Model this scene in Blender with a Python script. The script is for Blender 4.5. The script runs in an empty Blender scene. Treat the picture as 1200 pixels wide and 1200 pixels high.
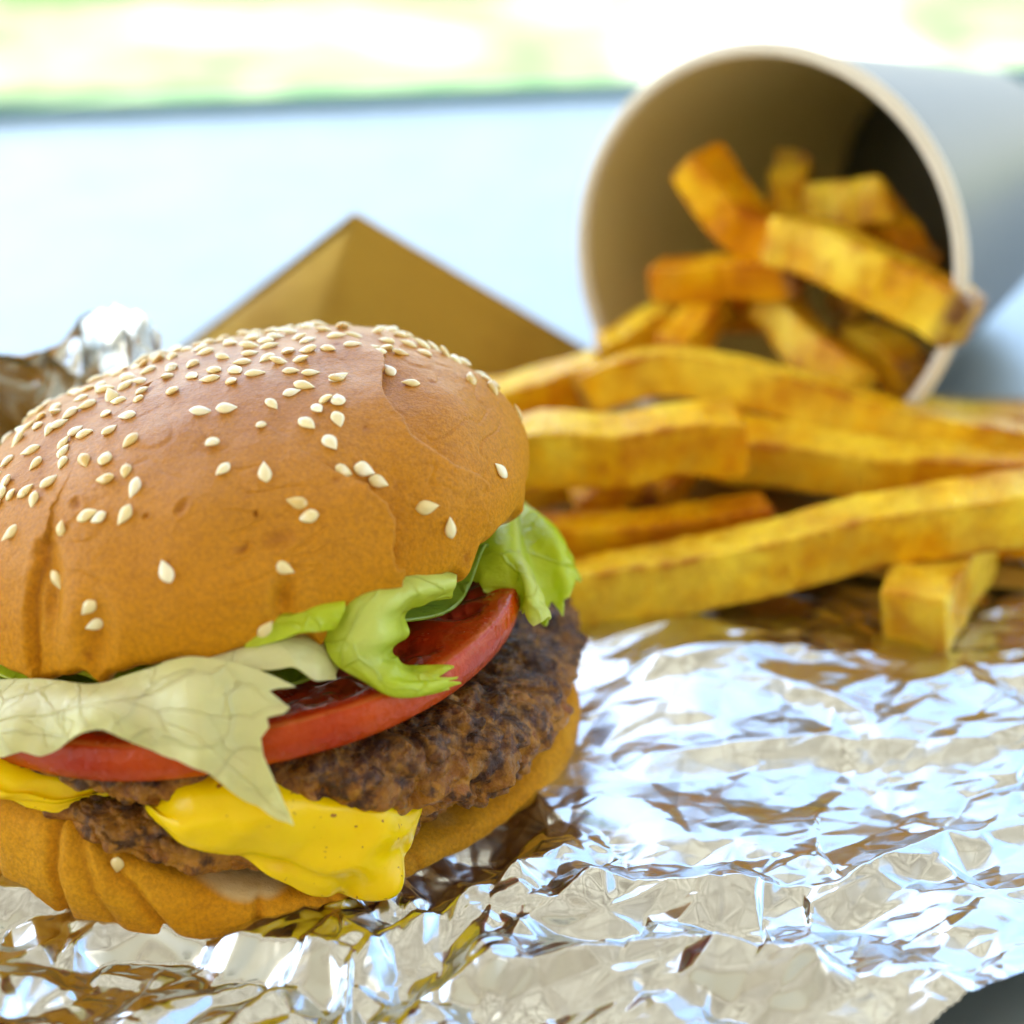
import bpy, bmesh
# ---------------------------------------------------------------- geometry in centimetres
import math, random
import numpy as np
PI = math.pi

def _hash(ix, iy, iz, seed):
    h = (ix * 374761393 + iy * 668265263 + iz * 2147483647 + seed * 974634777) & 0xFFFFFFFF
    h = ((h ^ (h >> 13)) * 1274126177) & 0xFFFFFFFF
    h = ((h ^ (h >> 16)) * 2246822519) & 0xFFFFFFFF
    return h ^ (h >> 15)

def noise3(p, seed=0):
    """gradient noise about -1..1 for an (..., 3) array"""
    p = np.asarray(p, float)
    i = np.floor(p).astype(np.int64)
    f = p - i
    w = f * f * f * (f * (f * 6 - 15) + 10)
    out = 0
    for dx in (0, 1):
        for dy in (0, 1):
            for dz in (0, 1):
                h = _hash(i[..., 0] + dx, i[..., 1] + dy, i[..., 2] + dz, seed)
                gx = ((h & 1023) / 511.5 - 1)
                gy = (((h >> 10) & 1023) / 511.5 - 1)
                gz = (((h >> 20) & 1023) / 511.5 - 1)
                d = gx * (f[..., 0] - dx) + gy * (f[..., 1] - dy) + gz * (f[..., 2] - dz)
                wx = w[..., 0] if dx else 1 - w[..., 0]
                wy = w[..., 1] if dy else 1 - w[..., 1]
                wz = w[..., 2] if dz else 1 - w[..., 2]
                out = out + d * wx * wy * wz
    return out * 1.3

def fbm(p, octaves=4, seed=0, gain=.5):
    p = np.asarray(p, float)
    a, s, t = 1.0, 0.0, 0.0
    for k in range(octaves):
        s = s + a * noise3(p * (2.03 ** k) + 17.3 * k, seed + k)
        t += a
        a *= gain
    return s / t

def worley(p, seed=0):
    """distance to the nearest jittered point, and a random number of that cell"""
    p = np.asarray(p, float)
    i = np.floor(p).astype(np.int64)
    best = np.full(p.shape[:-1], 9.0)
    idn = np.zeros(p.shape[:-1])
    for dx in (-1, 0, 1):
        for dy in (-1, 0, 1):
            for dz in (-1, 0, 1):
                h = _hash(i[..., 0] + dx, i[..., 1] + dy, i[..., 2] + dz, seed)
                q = np.stack([i[..., 0] + dx + (h & 1023) / 1023, i[..., 1] + dy + ((h >> 10) & 1023) / 1023,
                              i[..., 2] + dz + ((h >> 20) & 1023) / 1023], -1)
                d = np.sqrt(((q - p) ** 2).sum(-1))
                m = d < best
                best = np.where(m, d, best)
                idn = np.where(m, (h >> 7 & 255) / 255, idn)
    return best, idn

def smooth(a, b, x):
    t = np.clip((x - a) / (b - a), 0, 1)
    return t * t * (3 - 2 * t)

def table(deg, pairs):
    """periodic smooth lookup of (angle in degrees, value) pairs"""
    a = np.array([q[0] for q in pairs], float)
    v = np.array([q[1] for q in pairs], float)
    a = np.concatenate([a - 360, a, a + 360])
    v = np.concatenate([v, v, v])
    d = np.asarray(deg, float)
    out = 0
    for o, w in ((-4, .15), (-2, .2), (0, .3), (2, .2), (4, .15)):
        out = out + w * np.interp(d + o, a, v)
    return out

def front_angles(n, lo=-75, hi=115, share=.72):
    """n angles round the circle in degrees, closer together on lo..hi"""
    k = int(n * share)
    return np.concatenate([np.linspace(lo, hi, k, endpoint=False), np.linspace(hi, lo + 360, n - k, endpoint=False)])

def ring_xy(deg, r):
    t = np.radians(deg)
    return r * np.sin(t), -r * np.cos(t)

def seg_dist(x, y, pts):
    """distance to a polyline and the signed side"""
    best = np.full(np.shape(x), 1e9)
    side = np.zeros(np.shape(x))
    for (ax, ay), (bx, by) in zip(pts[:-1], pts[1:]):
        dx, dy = bx - ax, by - ay
        t = np.clip(((x - ax) * dx + (y - ay) * dy) / (dx * dx + dy * dy), 0, 1)
        d = np.hypot(x - ax - t * dx, y - ay - t * dy)
        s = np.sign((x - ax) * dy - (y - ay) * dx)
        m = d < best
        best = np.where(m, d, best)
        side = np.where(m, s, side)
    return best, side

BUN = dict(R=4.97, H=3.05, cx=.13, cy=.11, z=4.58, ax=.183, ay=-.095, e=.80)

def bun_base(deg, u):
    """crown of the bun: u = 0 at the rim, 1 at the top, below 0 it turns under"""
    B = BUN
    up = np.clip(u, 0, 1)
    r = B['R'] * np.cos(up * PI / 2) ** B['e']
    z = B['H'] * np.sin(up * PI / 2)
    v = np.clip(-u, 0, 1)
    r = r - B['R'] * .10 * v ** 1.6
    z = z - .28 * np.sin(v * PI / 2)
    x, y = ring_xy(deg, r)
    return x, y, z

def bun_place(x, y, z):
    B = BUN
    return np.stack([x + B['cx'], y + B['cy'], z + B['z'] + B['ax'] * x + B['ay'] * y], -1)

from mathutils import Vector, Matrix
S = .01                                   # centimetres to metres
rnd = random.Random(7)
npr = np.random.default_rng(11)
scene = bpy.context.scene
COL = scene.collection

# ---------------------------------------------------------------- camera, sky, sun, exposure
cam_data = bpy.data.cameras.new('camera')
cam = bpy.data.objects.new('camera', cam_data)
COL.objects.link(cam)
cam.location = (5.08 * S, -28.863 * S, 20.268 * S)
cam.rotation_euler = (math.radians(90 - 28), 0, 0)
cam_data.sensor_width = 36
cam_data.angle = math.radians(30)
cam_data.clip_start = .02
cam_data.clip_end = 500
cam_data.dof.use_dof = True
cam_data.dof.focus_distance = 30.6 * S
cam_data.dof.aperture_fstop = cam_data.lens / 8.0
scene.camera = cam

SUN_EL, SUN_ROT = math.radians(62), math.radians(-72)
world = bpy.data.worlds.new('World')
scene.world = world
world.use_nodes = True
wn = world.node_tree.nodes
wl = world.node_tree.links
wn.clear()
sky = wn.new('ShaderNodeTexSky')
sky.sky_type = 'NISHITA'
sky.sun_disc = False
sky.sun_elevation = SUN_EL
sky.sun_rotation = SUN_ROT
sky.dust_density = 1.6
sky.ozone_density = .0
bg = wn.new('ShaderNodeBackground')
bg.inputs['Strength'].default_value = .145
wo = wn.new('ShaderNodeOutputWorld')
wl.new(sky.outputs[0], bg.inputs['Color'])
wl.new(bg.outputs[0], wo.inputs['Surface'])

sun_data = bpy.data.lights.new('sun', 'SUN')
sun_data.energy = 4.8
sun_data.angle = math.radians(.5)
sun_data.color = (1, .94, .84)
sun = bpy.data.objects.new('sun', sun_data)
COL.objects.link(sun)
sdir = Vector((math.sin(SUN_ROT) * math.cos(SUN_EL), math.cos(SUN_ROT) * math.cos(SUN_EL), math.sin(SUN_EL)))
sun.rotation_euler = sdir.to_track_quat('Z', 'Y').to_euler()
sun.location = (-1, 1.5, 3)

scene.view_settings.view_transform = 'Standard'
scene.view_settings.look = 'None'
scene.view_settings.gamma = 1
scene.view_settings.exposure = 2.38
scene.cycles.use_denoising = True
scene.cycles.max_bounces = 10
scene.cycles.diffuse_bounces = 5
scene.cycles.glossy_bounces = 5
scene.cycles.transmission_bounces = 6
scene.cycles.sample_clamp_indirect = 6

# ---------------------------------------------------------------- helpers
def tag(o, label, cat, group=None):
    o['label'] = label
    o['category'] = cat
    if group:
        o['group'] = group
    return o

def empty(name, loc=(0, 0, 0)):
    o = bpy.data.objects.new(name, None)
    o.empty_display_size = .02
    o.location = [c * S for c in loc]
    COL.objects.link(o)
    return o

def link(name, me, mat=None, parent=None, loc=(0, 0, 0)):
    o = bpy.data.objects.new(name, me)
    COL.objects.link(o)
    if mat:
        me.materials.append(mat)
    if parent:
        o.parent = parent
    o.location = [c * S for c in loc]
    return o

def mesh(name, verts, faces, smooth_shade=True, attrs=None, offset=(0, 0, 0)):
    """verts in cm"""
    me = bpy.data.meshes.new(name)
    v = (np.asarray(verts, float).reshape(-1, 3) - np.array(offset)) * S
    f = np.asarray(faces)
    n = f.shape[1]
    me.vertices.add(len(v))
    me.vertices.foreach_set('co', v.astype(np.float32).ravel())
    me.loops.add(f.size)
    me.loops.foreach_set('vertex_index', f.astype(np.int32).ravel())
    me.polygons.add(len(f))
    me.polygons.foreach_set('loop_start', np.arange(0, f.size, n, dtype=np.int32))
    me.update(calc_edges=True)
    me.polygons.foreach_set('use_smooth', np.full(len(f), smooth_shade, dtype=bool))
    for k, a in (attrs or {}).items():
        at = me.attributes.new(k, 'FLOAT', 'POINT')
        at.data.foreach_set('value', np.asarray(a, np.float32).ravel())
    me.validate()
    me.update()
    return me

def grid_faces(n, m, wrap_n=False, wrap_m=False):
    i = np.arange(n if wrap_n else n - 1)
    j = np.arange(m if wrap_m else m - 1)
    I, J = np.meshgrid(i, j, indexing='ij')
    I2, J2 = (I + 1) % n, (J + 1) % m
    return np.stack([I * m + J, I2 * m + J, I2 * m + J2, I * m + J2], -1).reshape(-1, 4)

def catmull(P, t):
    """P (k, ...) control values, t in 0..k-1"""
    P = np.asarray(P, float)
    k = len(P)
    E = np.concatenate([[2 * P[0] - P[1]], P, [2 * P[-1] - P[-2]]])
    i = np.clip(np.floor(t).astype(int), 0, k - 2)
    f = (t - i).reshape((-1,) + (1,) * (P.ndim - 1))
    a, b, c, d = E[i], E[i + 1], E[i + 2], E[i + 3]
    return .5 * (2 * b + (c - a) * f + (2 * a - 5 * b + 4 * c - d) * f ** 2 + (3 * b - a - 3 * c + d) * f ** 3)

def net_eval(net, U, V):
    """net rows x columns x 3; U along columns 0..1 and V along rows 0..1, both (n, m)"""
    N = np.asarray(net, float)
    r, c = N.shape[:2]
    shp = U.shape
    u = np.clip(U.ravel(), 0, 1) * (c - 1)
    v = np.clip(V.ravel(), 0, 1) * (r - 1)
    rows = np.stack([catmull(N[k], u) for k in range(r)])          # r, n, 3
    E = np.concatenate([[2 * rows[0] - rows[1]], rows, [2 * rows[-1] - rows[-2]]])
    i = np.clip(np.floor(v).astype(int), 0, r - 2)
    f = (v - i)[:, None]
    q = np.arange(len(v))
    a, b, cc, d = E[i, q], E[i + 1, q], E[i + 2, q], E[i + 3, q]
    out = .5 * (2 * b + (cc - a) * f + (2 * a - 5 * b + 4 * cc - d) * f ** 2 + (3 * b - a - 3 * cc + d) * f ** 3)
    return out.reshape(shp + (3,))

class Mat:
    """small node-tree writer"""
    def __init__(s, name, **kw):
        s.m = bpy.data.materials.new(name)
        s.m.use_nodes = True
        s.n = s.m.node_tree.nodes
        s.l = s.m.node_tree.links
        s.b = s.n['Principled BSDF']
        s.tc = s.n.new('ShaderNodeTexCoord').outputs['Object']
        s.set(**kw)
    def set(s, **kw):
        for k, v in kw.items():
            k = {'base': 'Base Color', 'rough': 'Roughness', 'metal': 'Metallic', 'spec': 'Specular IOR Level',
                 'coat': 'Coat Weight', 'coat_rough': 'Coat Roughness', 'sss': 'Subsurface Weight',
                 'sss_r': 'Subsurface Radius', 'sss_s': 'Subsurface Scale', 'trans': 'Transmission Weight',
                 'sheen': 'Sheen Weight'}.get(k, k)
            if hasattr(v, 'is_output') or isinstance(v, bpy.types.NodeSocket):
                s.l.new(v, s.b.inputs[k])
            else:
                if k == 'Base Color' and len(v) == 3:
                    v = (*v, 1)
                s.b.inputs[k].default_value = v
        return s
    def noise(s, scale, detail=4, rough=.55, dist=0, color=False, vec=None):
        t = s.n.new('ShaderNodeTexNoise')
        t.inputs['Scale'].default_value = scale / S
        t.inputs['Detail'].default_value = detail
        t.inputs['Roughness'].default_value = rough
        t.inputs['Distortion'].default_value = dist
        s.l.new(vec or s.tc, t.inputs['Vector'])
        return t.outputs['Color' if color else 'Fac']
    def voro(s, scale, feature='F1', out='Distance', vec=None, rand=1):
        t = s.n.new('ShaderNodeTexVoronoi')
        t.feature = feature
        t.inputs['Scale'].default_value = scale / S
        t.inputs['Randomness'].default_value = rand
        s.l.new(vec or s.tc, t.inputs['Vector'])
        return t.outputs[out]
    def warp(s, scale, amount):
        """object coordinates pushed about by noise; amount in cm"""
        c = s.noise(scale, 2, color=True)
        a = s.n.new('ShaderNodeVectorMath'); a.operation = 'SUBTRACT'
        a.inputs[1].default_value = (.5, .5, .5)
        s.l.new(c, a.inputs[0])
        b = s.n.new('ShaderNodeVectorMath'); b.operation = 'MULTIPLY_ADD'
        b.inputs[1].default_value = (amount * S,) * 3
        s.l.new(a.outputs[0], b.inputs[0])
        s.l.new(s.tc, b.inputs[2])
        return b.outputs[0]
    def attr(s, name):
        t = s.n.new('ShaderNodeAttribute')
        t.attribute_name = name
        return t.outputs['Fac']
    def rand(s):
        return s.n.new('ShaderNodeObjectInfo').outputs['Random']
    def ramp(s, fac, stops, interp='LINEAR'):
        t = s.n.new('ShaderNodeValToRGB')
        t.color_ramp.interpolation = interp
        e = t.color_ramp.elements
        while len(e) < len(stops):
            e.new(.5)
        for k, (p, c) in enumerate(stops):
            e[k].position = p
            e[k].color = (*c, 1) if hasattr(c, '__len__') else (c, c, c, 1)
        s.l.new(fac, t.inputs[0])
        return t.outputs[0]
    def mix(s, fac, a, b, mode='MIX'):
        t = s.n.new('ShaderNodeMix')
        t.data_type = 'RGBA'
        t.blend_type = mode
        for sock, v in ((t.inputs[0], fac), (t.inputs[6], a), (t.inputs[7], b)):
            if isinstance(v, bpy.types.NodeSocket):
                s.l.new(v, sock)
            elif hasattr(v, '__len__'):
                sock.default_value = (*v, 1)
            else:
                sock.default_value = v
        return t.outputs[2]
    def math(s, op, a, b=0., clamp=False):
        t = s.n.new('ShaderNodeMath')
        t.operation = op
        t.use_clamp = clamp
        for k, v in enumerate((a, b)):
            if isinstance(v, bpy.types.NodeSocket):
                s.l.new(v, t.inputs[k])
            else:
                t.inputs[k].default_value = v
        return t.outputs[0]
    def bump(s, height, dist, strength=1., normal=None):
        """dist in cm"""
        t = s.n.new('ShaderNodeBump')
        t.inputs['Strength'].default_value = strength
        t.inputs['Distance'].default_value = dist * S
        s.l.new(height, t.inputs['Height'])
        if normal:
            s.l.new(normal, t.inputs['Normal'])
        s.l.new(t.outputs[0], s.b.inputs['Normal'])
        return t.outputs[0]
    def leafy(s, color, amount):
        """add light that comes through a thin sheet"""
        out = s.n['Material Output']
        tr = s.n.new('ShaderNodeBsdfTranslucent')
        if isinstance(color, bpy.types.NodeSocket):
            s.l.new(color, tr.inputs['Color'])
        else:
            tr.inputs['Color'].default_value = (*color, 1)
        mx = s.n.new('ShaderNodeMixShader')
        mx.inputs[0].default_value = amount
        s.l.new(s.b.outputs[0], mx.inputs[1])
        s.l.new(tr.outputs[0], mx.inputs[2])
        s.l.new(mx.outputs[0], out.inputs['Surface'])
        return s

# ---------------------------------------------------------------- materials
def mat_crust(name, lower):
    m = Mat(name, rough=.45, spec=.3)
    bake = m.attr('bake')
    m.set(spec=m.math('ADD', m.math('MULTIPLY', bake, .42), .10), coat=m.math('MULTIPLY', bake, .16), coat_rough=.15)
    patch = m.noise(.55, 4, .6)
    h = m.math('ADD', bake, m.math('MULTIPLY', m.math('SUBTRACT', patch, .5), .95))
    col = m.ramp(h, [(0, lower), (.25, (.62, .250, .0015)), (.55, (.56, .222, .002)), (1, (.42, .150, .006))])
    fine = m.noise(14, 3, .7)
    col = m.mix(m.ramp(fine, [(.35, 0.), (.62, 1.)]), m.mix(.38, col, (.20, .06, .006)), col)
    grain = m.noise(26, 2, .6)
    col = m.mix(m.ramp(grain, [(.60, 0.), (.72, .35)]), col, (.70, .33, .03))
    pit = m.attr('pit')
    col = m.mix(pit, col, (.23, .05, .006))
    crumb = m.attr('crumb')
    col = m.mix(crumb, col, m.mix(m.noise(5, 3), (.62, .40, .15), (.74, .56, .28)))
    bm = m.math('ADD', m.math('MULTIPLY', m.noise(9, 5, .62), 1.), m.math('MULTIPLY', m.noise(26, 3, .7), .7))
    m.bump(bm, .05, .75)
    m.set(base=col, rough=m.ramp(m.math('ADD', patch, m.math('MULTIPLY', bake, -.35)), [(.02, .30), (.55, .60)]), sss=.06, sss_r=(1, .45, .15), sss_s=.2 * S)
    return m.m
M_CRUST = mat_crust('bun_crust', (.64, .27, .004))
M_CRUST_LOW = mat_crust('bottom_crust', (.74, .35, .012))

m = Mat('sesame', rough=.24, spec=.6, coat=.3, coat_rough=.15)
m.set(base=m.ramp(m.rand(), [(0, (.68, .46, .12)), (.2, (.80, .64, .28)), (.7, (.88, .76, .42)), (1, (.92, .83, .56))]),
      sss=.35, sss_r=(1, .7, .35), sss_s=.08 * S)
m.bump(m.noise(18, 3), .01, .4)
M_SEED = m.m

def mat_patty():
    m = Mat('grilled_beef', spec=.32)
    w = m.warp(2.2, .35)
    cell = m.voro(3.2, 'F1', 'Color', w)
    sep = m.n.new('ShaderNodeSeparateColor')
    m.l.new(cell, sep.inputs[0])
    col = m.ramp(sep.outputs[0], [(0, (.20, .058, .002)), (.4, (.34, .118, .004)), (.8, (.48, .205, .016)), (1, (.28, .074, .002))])
    n1 = m.noise(1.1, 5, .65)
    sear = m.math('MULTIPLY', m.attr('sear'), m.ramp(n1, [(.30, 0.), (.50, 1.)]))
    col = m.mix(m.math('MULTIPLY', sear, .92), col, (.030, .010, .008))
    n2 = m.noise(7, 4, .7)
    col = m.mix(m.ramp(n2, [(.42, .0), (.7, .6)]), col, (.50, .22, .016))
    col = m.mix(m.ramp(m.noise(2.6, 4, .6), [(.52, 0.), (.62, .85)]), col, (.040, .014, .006))
    m.set(base=col, rough=m.ramp(m.noise(4.5, 3), [(.40, .14), (.56, .60)]), coat=.12, coat_rough=.25)
    hb = m.math('ADD', m.math('MULTIPLY', m.voro(6.5, 'SMOOTH_F1', 'Distance', w), -1.), m.noise(14, 5, .65))
    m.bump(hb, .08, .8)
    return m.m
M_PATTY = mat_patty()

m = Mat('melted_cheese', rough=.26, spec=.25, sss=.3, sss_r=(1, .55, .02), sss_s=.3 * S)
spot = m.ramp(m.noise(6.5, 2, .5), [(.70, 0.), (.73, 1.)])
col = m.mix(m.noise(.6, 3), (.90, .57, .000), (.93, .64, .001))
m.set(base=m.mix(spot, col, (.35, .14, .02)))
m.bump(m.noise(1.8, 4), .06, .5)
M_CHEESE = m.m

def mat_tomato():
    m = Mat('tomato_flesh', rough=.2, spec=.22, coat=.0, coat_rough=.06)
    skin = m.attr('skin')
    gel = m.attr('gel')
    flesh = m.mix(m.noise(1.4, 4), (.34, .012, .001), (.50, .034, .002))
    flesh = m.mix(gel, flesh, m.mix(m.noise(4, 3), (.24, .010, .006), (.42, .05, .012)))
    sk = m.mix(m.ramp(m.noise(.6, 4), [(.38, 0.), (.62, 1.)]), (.38, .026, .000), (.52, .062, .000))
    dark = m.ramp(m.noise(.35, 2), [(.56, 0.), (.72, .55)])
    sk = m.mix(dark, sk, (.26, .035, .010))
    edge = m.attr('edge')
    col = m.mix(edge, m.mix(skin, flesh, sk), (.68, .20, .04))
    m.set(coat=m.math('SUBTRACT', .45, m.math('MULTIPLY', skin, .38)), coat_rough=.05)
    m.set(base=col, sss=.10, sss_r=(1, .15, .05), sss_s=.2 * S, rough=m.ramp(m.noise(3, 3), [(.3, .14), (.7, .30)]))
    m.bump(m.math('ADD', m.noise(5, 4), m.math('MULTIPLY', m.math('MULTIPLY', m.voro(3.2), gel), 2.)), .07, .8)
    return m.m
M_TOMATO = mat_tomato()

def mat_lettuce(name, dark, light, pale, thr, vein=None):
    m = Mat(name, rough=.24, spec=.5)
    f = m.attr('rib')
    col = m.mix(m.noise(.9, 4), dark, light)
    col = m.mix(f, col, pale)
    w = m.warp(1.2, .5)
    v = m.voro(.95, 'DISTANCE_TO_EDGE', 'Distance', w)
    ve = m.ramp(v, [(0., 1.), (.035, 0.)])
    if vein:
        col = m.mix(m.math('MULTIPLY', m.attr('vein'), .24), col, vein)
        col = m.mix(m.ramp(m.noise(.45, 3), [(.54, 0.), (.75, .30)]), col, (.66, .42, .26))
    m.set(base=col, sss=.1, sss_r=(.6, 1, .2), sss_s=.15 * S)
    m.bump(m.math('ADD', m.math('MULTIPLY', ve, .6), m.math('MULTIPLY', m.noise(2.2, 5, .62, .5), 1.6)), .07, .7)
    m.leafy(m.mix(.35, col, light), thr)
    return m.m
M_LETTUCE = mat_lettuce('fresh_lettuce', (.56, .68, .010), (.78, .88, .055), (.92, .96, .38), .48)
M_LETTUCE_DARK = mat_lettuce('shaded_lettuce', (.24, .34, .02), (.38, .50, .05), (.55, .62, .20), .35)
M_LETTUCE_PALE = mat_lettuce('pale_lettuce', (.82, .82, .32), (.91, .89, .52), (.95, .94, .70), .45, (.34, .21, .08))

def mat_fry():
    m = Mat('fried_potato', spec=.15)
    edge = m.attr('edge')
    n = m.noise(.6, 5, .66)
    col = m.ramp(m.math('ADD', m.math('SUBTRACT', m.math('MULTIPLY', n, 1.0), .12), m.math('MULTIPLY', m.rand(), .30)),
                 [(.32, (1., .74, .050)), (.50, (.97, .57, .010)), (.65, (.84, .37, .002)), (.86, (.60, .19, .001))])
    br = m.math('MULTIPLY', edge, m.ramp(m.noise(.9, 5, .7), [(.36, .08), (.62, .95)]))
    col = m.mix(m.math('MAXIMUM', br, m.math('MULTIPLY', m.attr('tip'), .8)), col, (.38, .085, .003))
    sk = m.attr('skin')
    skc = m.mix(m.noise(3, 4, .7), (.10, .035, .010), (.26, .12, .04))
    col = m.mix(m.math('MULTIPLY', sk, m.ramp(m.noise(1.6, 4), [(.36, .25), (.58, 1.)])), col, skc)
    col = m.mix(m.ramp(m.noise(8, 3, .7), [(.62, 0.), (.72, .6)]), col, (.30, .10, .015))
    m.set(base=col, rough=m.ramp(m.noise(3, 3), [(.35, .18), (.65, .48)]), sss=.10, sss_r=(1, .6, .15), sss_s=.3 * S)
    m.bump(m.math('ADD', m.noise(3.5, 5, .65), m.math('MULTIPLY', m.voro(9), .4)), .06, .5)
    return m.m
M_FRY = mat_fry()

m = Mat('aluminium_foil', base=(.63, .665, .66), metal=1, rough=.26)
m.bump(m.math('ADD', m.noise(1.6, 5, .55, .4), m.math('MULTIPLY', m.noise(9, 3), .12)), .012, .15)
m.set(rough=m.ramp(m.noise(1.3, 3), [(.3, .15), (.7, .26)]))
M_FOIL = m.m

m = Mat('cup_paper_shaded', rough=.38, spec=.5)
m.set(base=m.mix(m.noise(.5, 3), (.075, .078, .062), (.095, .10, .082)))  # dark grey holds the shade on the white cup's outside
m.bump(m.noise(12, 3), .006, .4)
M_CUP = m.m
m = Mat('cup_inside_bounce_tint', rough=.6, spec=.25)
m.set(base=m.mix(m.noise(.5, 3), (.70, .60, .27), (.76, .66, .33)))  # white paper tinted with the warm light bounced off the chips
m.bump(m.noise(12, 3), .006, .4)
M_CUP_INSIDE = m.m
m = Mat('rim_paper', rough=.6, spec=.25)
m.set(base=m.mix(m.noise(.5, 3), (.72, .66, .52), (.78, .72, .58)))
M_RIM = m.m

m = Mat('kraft_paper', rough=.7, spec=.2)
fib = m.noise(7, 4, .7, .8)
col = m.mix(fib, (.42, .25, .026), (.52, .33, .050))
stain = m.ramp(m.noise(.28, 4), [(.5, 0.), (.68, .6)])
m.set(base=m.mix(stain, col, (.28, .14, .014)))
m.bump(m.noise(3, 5), .03, .4)
M_KRAFT = m.m

m = Mat('table_top', rough=.36, spec=.5)
m.set(base=m.mix(m.noise(.25, 4), (.42, .455, .42), (.46, .495, .46)), rough=m.ramp(m.noise(.4, 4), [(.3, .30), (.7, .42)]), metal=.75)
m.bump(m.noise(4, 4), .01, .3)
M_TABLE = m.m
m = Mat('table_edge', rough=.5)
m.set(base=m.mix(m.noise(1, 3), (.10, .25, .27), (.14, .30, .31)))
M_EDGE = m.m

m = Mat('paving', rough=.8)
m.set(base=m.mix(m.noise(.02, 5), (.36, .36, .33), (.44, .44, .41)))
m.bump(m.noise(.3, 5), .4, .5)
M_PAVE = m.m
m = Mat('shrub_leaf', rough=.45)
lc = m.ramp(m.rand(), [(0, (.12, .20, .03)), (1, (.18, .25, .04))])
lc = m.mix(m.noise(.06, 3), lc, (.26, .30, .06))
m.set(base=lc)
m.leafy(m.mix(.4, lc, (.70, .85, .15)), .55)
M_LEAF = m.m
m = Mat('bark', rough=.9)
m.set(base=m.mix(m.noise(.6, 4), (.09, .06, .035), (.17, .12, .07)))
M_BARK = m.m
m = Mat('added_awning_cloth', rough=.85)  # cloth of the added canopy, lets cream light through
cl = m.mix(m.noise(.5, 4), (.62, .58, .48), (.68, .64, .54))
m.set(base=cl)
m.leafy((.80, .74, .62), .115)
M_AWN = m.m
m = Mat('fill_wall_plaster', rough=.85)  # plaster of the added fill wall behind the camera
m.set(base=m.mix(m.noise(.02, 4), (.50, .44, .35), (.58, .52, .43)))
m.bump(m.noise(.6, 4), .2, .4)
M_WALL = m.m
m = Mat('lawn', rough=.8)
sx_ = m.n.new('ShaderNodeSeparateXYZ')
m.l.new(m.warp(.012, 60), sx_.inputs[0])
path = m.math('MULTIPLY', m.ramp(sx_.outputs[0], [(.26, 0.), (.44, 1.)]), m.ramp(sx_.outputs[0], [(.70, 1.), (.86, 0.)]))
gr = m.mix(m.ramp(m.noise(.07, 3, .6), [(.36, 0.), (.62, 1.)]), (.030, .100, .014), (.14, .21, .085))
gr = m.mix(m.ramp(m.noise(.03, 2), [(.56, 0.), (.70, .7)]), gr, (.36, .39, .27))
m.set(base=m.mix(path, gr, (.42, .43, .38)))
m.bump(m.noise(.8, 4), .5, .5)
M_LAWN = m.m
SEEDS = [(139.8,0.986,-169),(139.8,0.928,-152),(118.5,0.91,-105),(-110.0,0.938,-156),(-105.0,0.94,179),(-18.3,0.948,-41),(11.9,0.96,-55),(6.4,0.92,-5),(21.9,0.876,-69),(-89.2,0.86,140),(-87.8,0.89,109),(-59.0,0.888,128),(-46.3,0.864,132),(-36.6,0.802,24),(-92.0,0.814,78),(-77.0,0.78,112),(-62.6,0.838,46),(-52.1,0.796,7),(-81.1,0.659,169),(-71.0,0.681,141),(-71.0,0.711,91),(-56.6,0.725,118),(-48.3,0.727,37),(-36.1,0.747,89),(-80.5,0.595,111),(-64.3,0.619,68),(-54.0,0.601,109),(-54.5,0.683,99),(-48.3,0.661,118),(-42.6,0.627,121),(-21.3,0.709,67),(-33.6,0.639,-38),(-26.4,0.653,105),(-16.8,0.607,102),(-21.8,0.585,4),(-11.8,0.551,78),(-40.1,0.565,80),(-57.5,0.519,51),(-54.1,0.487,112),(-49.6,0.501,47),(-45.6,0.523,68),(-40.0,0.503,100),(-21.4,0.471,21),(-18.4,0.465,26),(-12.1,0.467,60),(-41.3,0.403,70),(-27.1,0.431,74),(3.6,0.792,-2),(14.7,0.78,0),(23.8,0.687,51),(7.6,0.671,61),(10.2,0.569,43),(20.3,0.525,80),(25.1,0.403,-32),(26.1,0.345,-9),(19.8,0.21,-30),(-1.6,0.283,-73),(-25.6,0.277,-57),(-16.4,0.196,43),(-15.6,0.144,21),(15.3,0.03,42),(66.1,0.878,-51),(72.3,0.846,-104),(55.4,0.828,-62),(58.9,0.79,-36),(48.6,0.76,-69),(41.6,0.756,-14),(31.4,0.745,-82),(41.8,0.663,-96),(46.6,0.677,-57),(35.9,0.629,-78),(37.8,0.541,-93),(60.9,0.727,-16),(49.4,0.655,-123),(43.4,0.599,-107),(-70.1,0.557,122),(-67.6,0.503,74),(-95.8,0.465,121),(-52.6,0.457,44),(80.5,0.641,-130),(75.3,0.569,-59),(61.3,0.725,-32),(36.8,0.441,-35),(41.4,0.419,-41),(43.3,0.365,-42),(49.6,0.22,-16),(52.8,0.124,-89),(72.5,0.164,-73),(98.6,0.184,-111),(93.3,0.631,-83),(106.8,0.471,-111),(105.5,0.597,-106),(96.5,0.705,-89),(92.5,0.754,-81),(87.3,0.804,-126),(88.0,0.848,-96),(106.6,0.657,-130),(108.6,0.547,-110),(111.8,0.493,-114),(110.3,0.393,-114),(125.8,0.78,-120),(139.7,0.822,-132),(139.8,0.862,-131),(139.8,0.892,-167),(121.3,0.846,-137),(109.0,0.778,-104),(112.8,0.729,-109),(92.0,0.691,-98)]
CRACK = [(71.288,0.637),(61.448,0.595),(58.446,0.525),(56.278,0.447),(57.278,0.379),(59.28,0.305),(63.282,0.23),(63.949,0.168),(61.781,0.068)]
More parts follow.
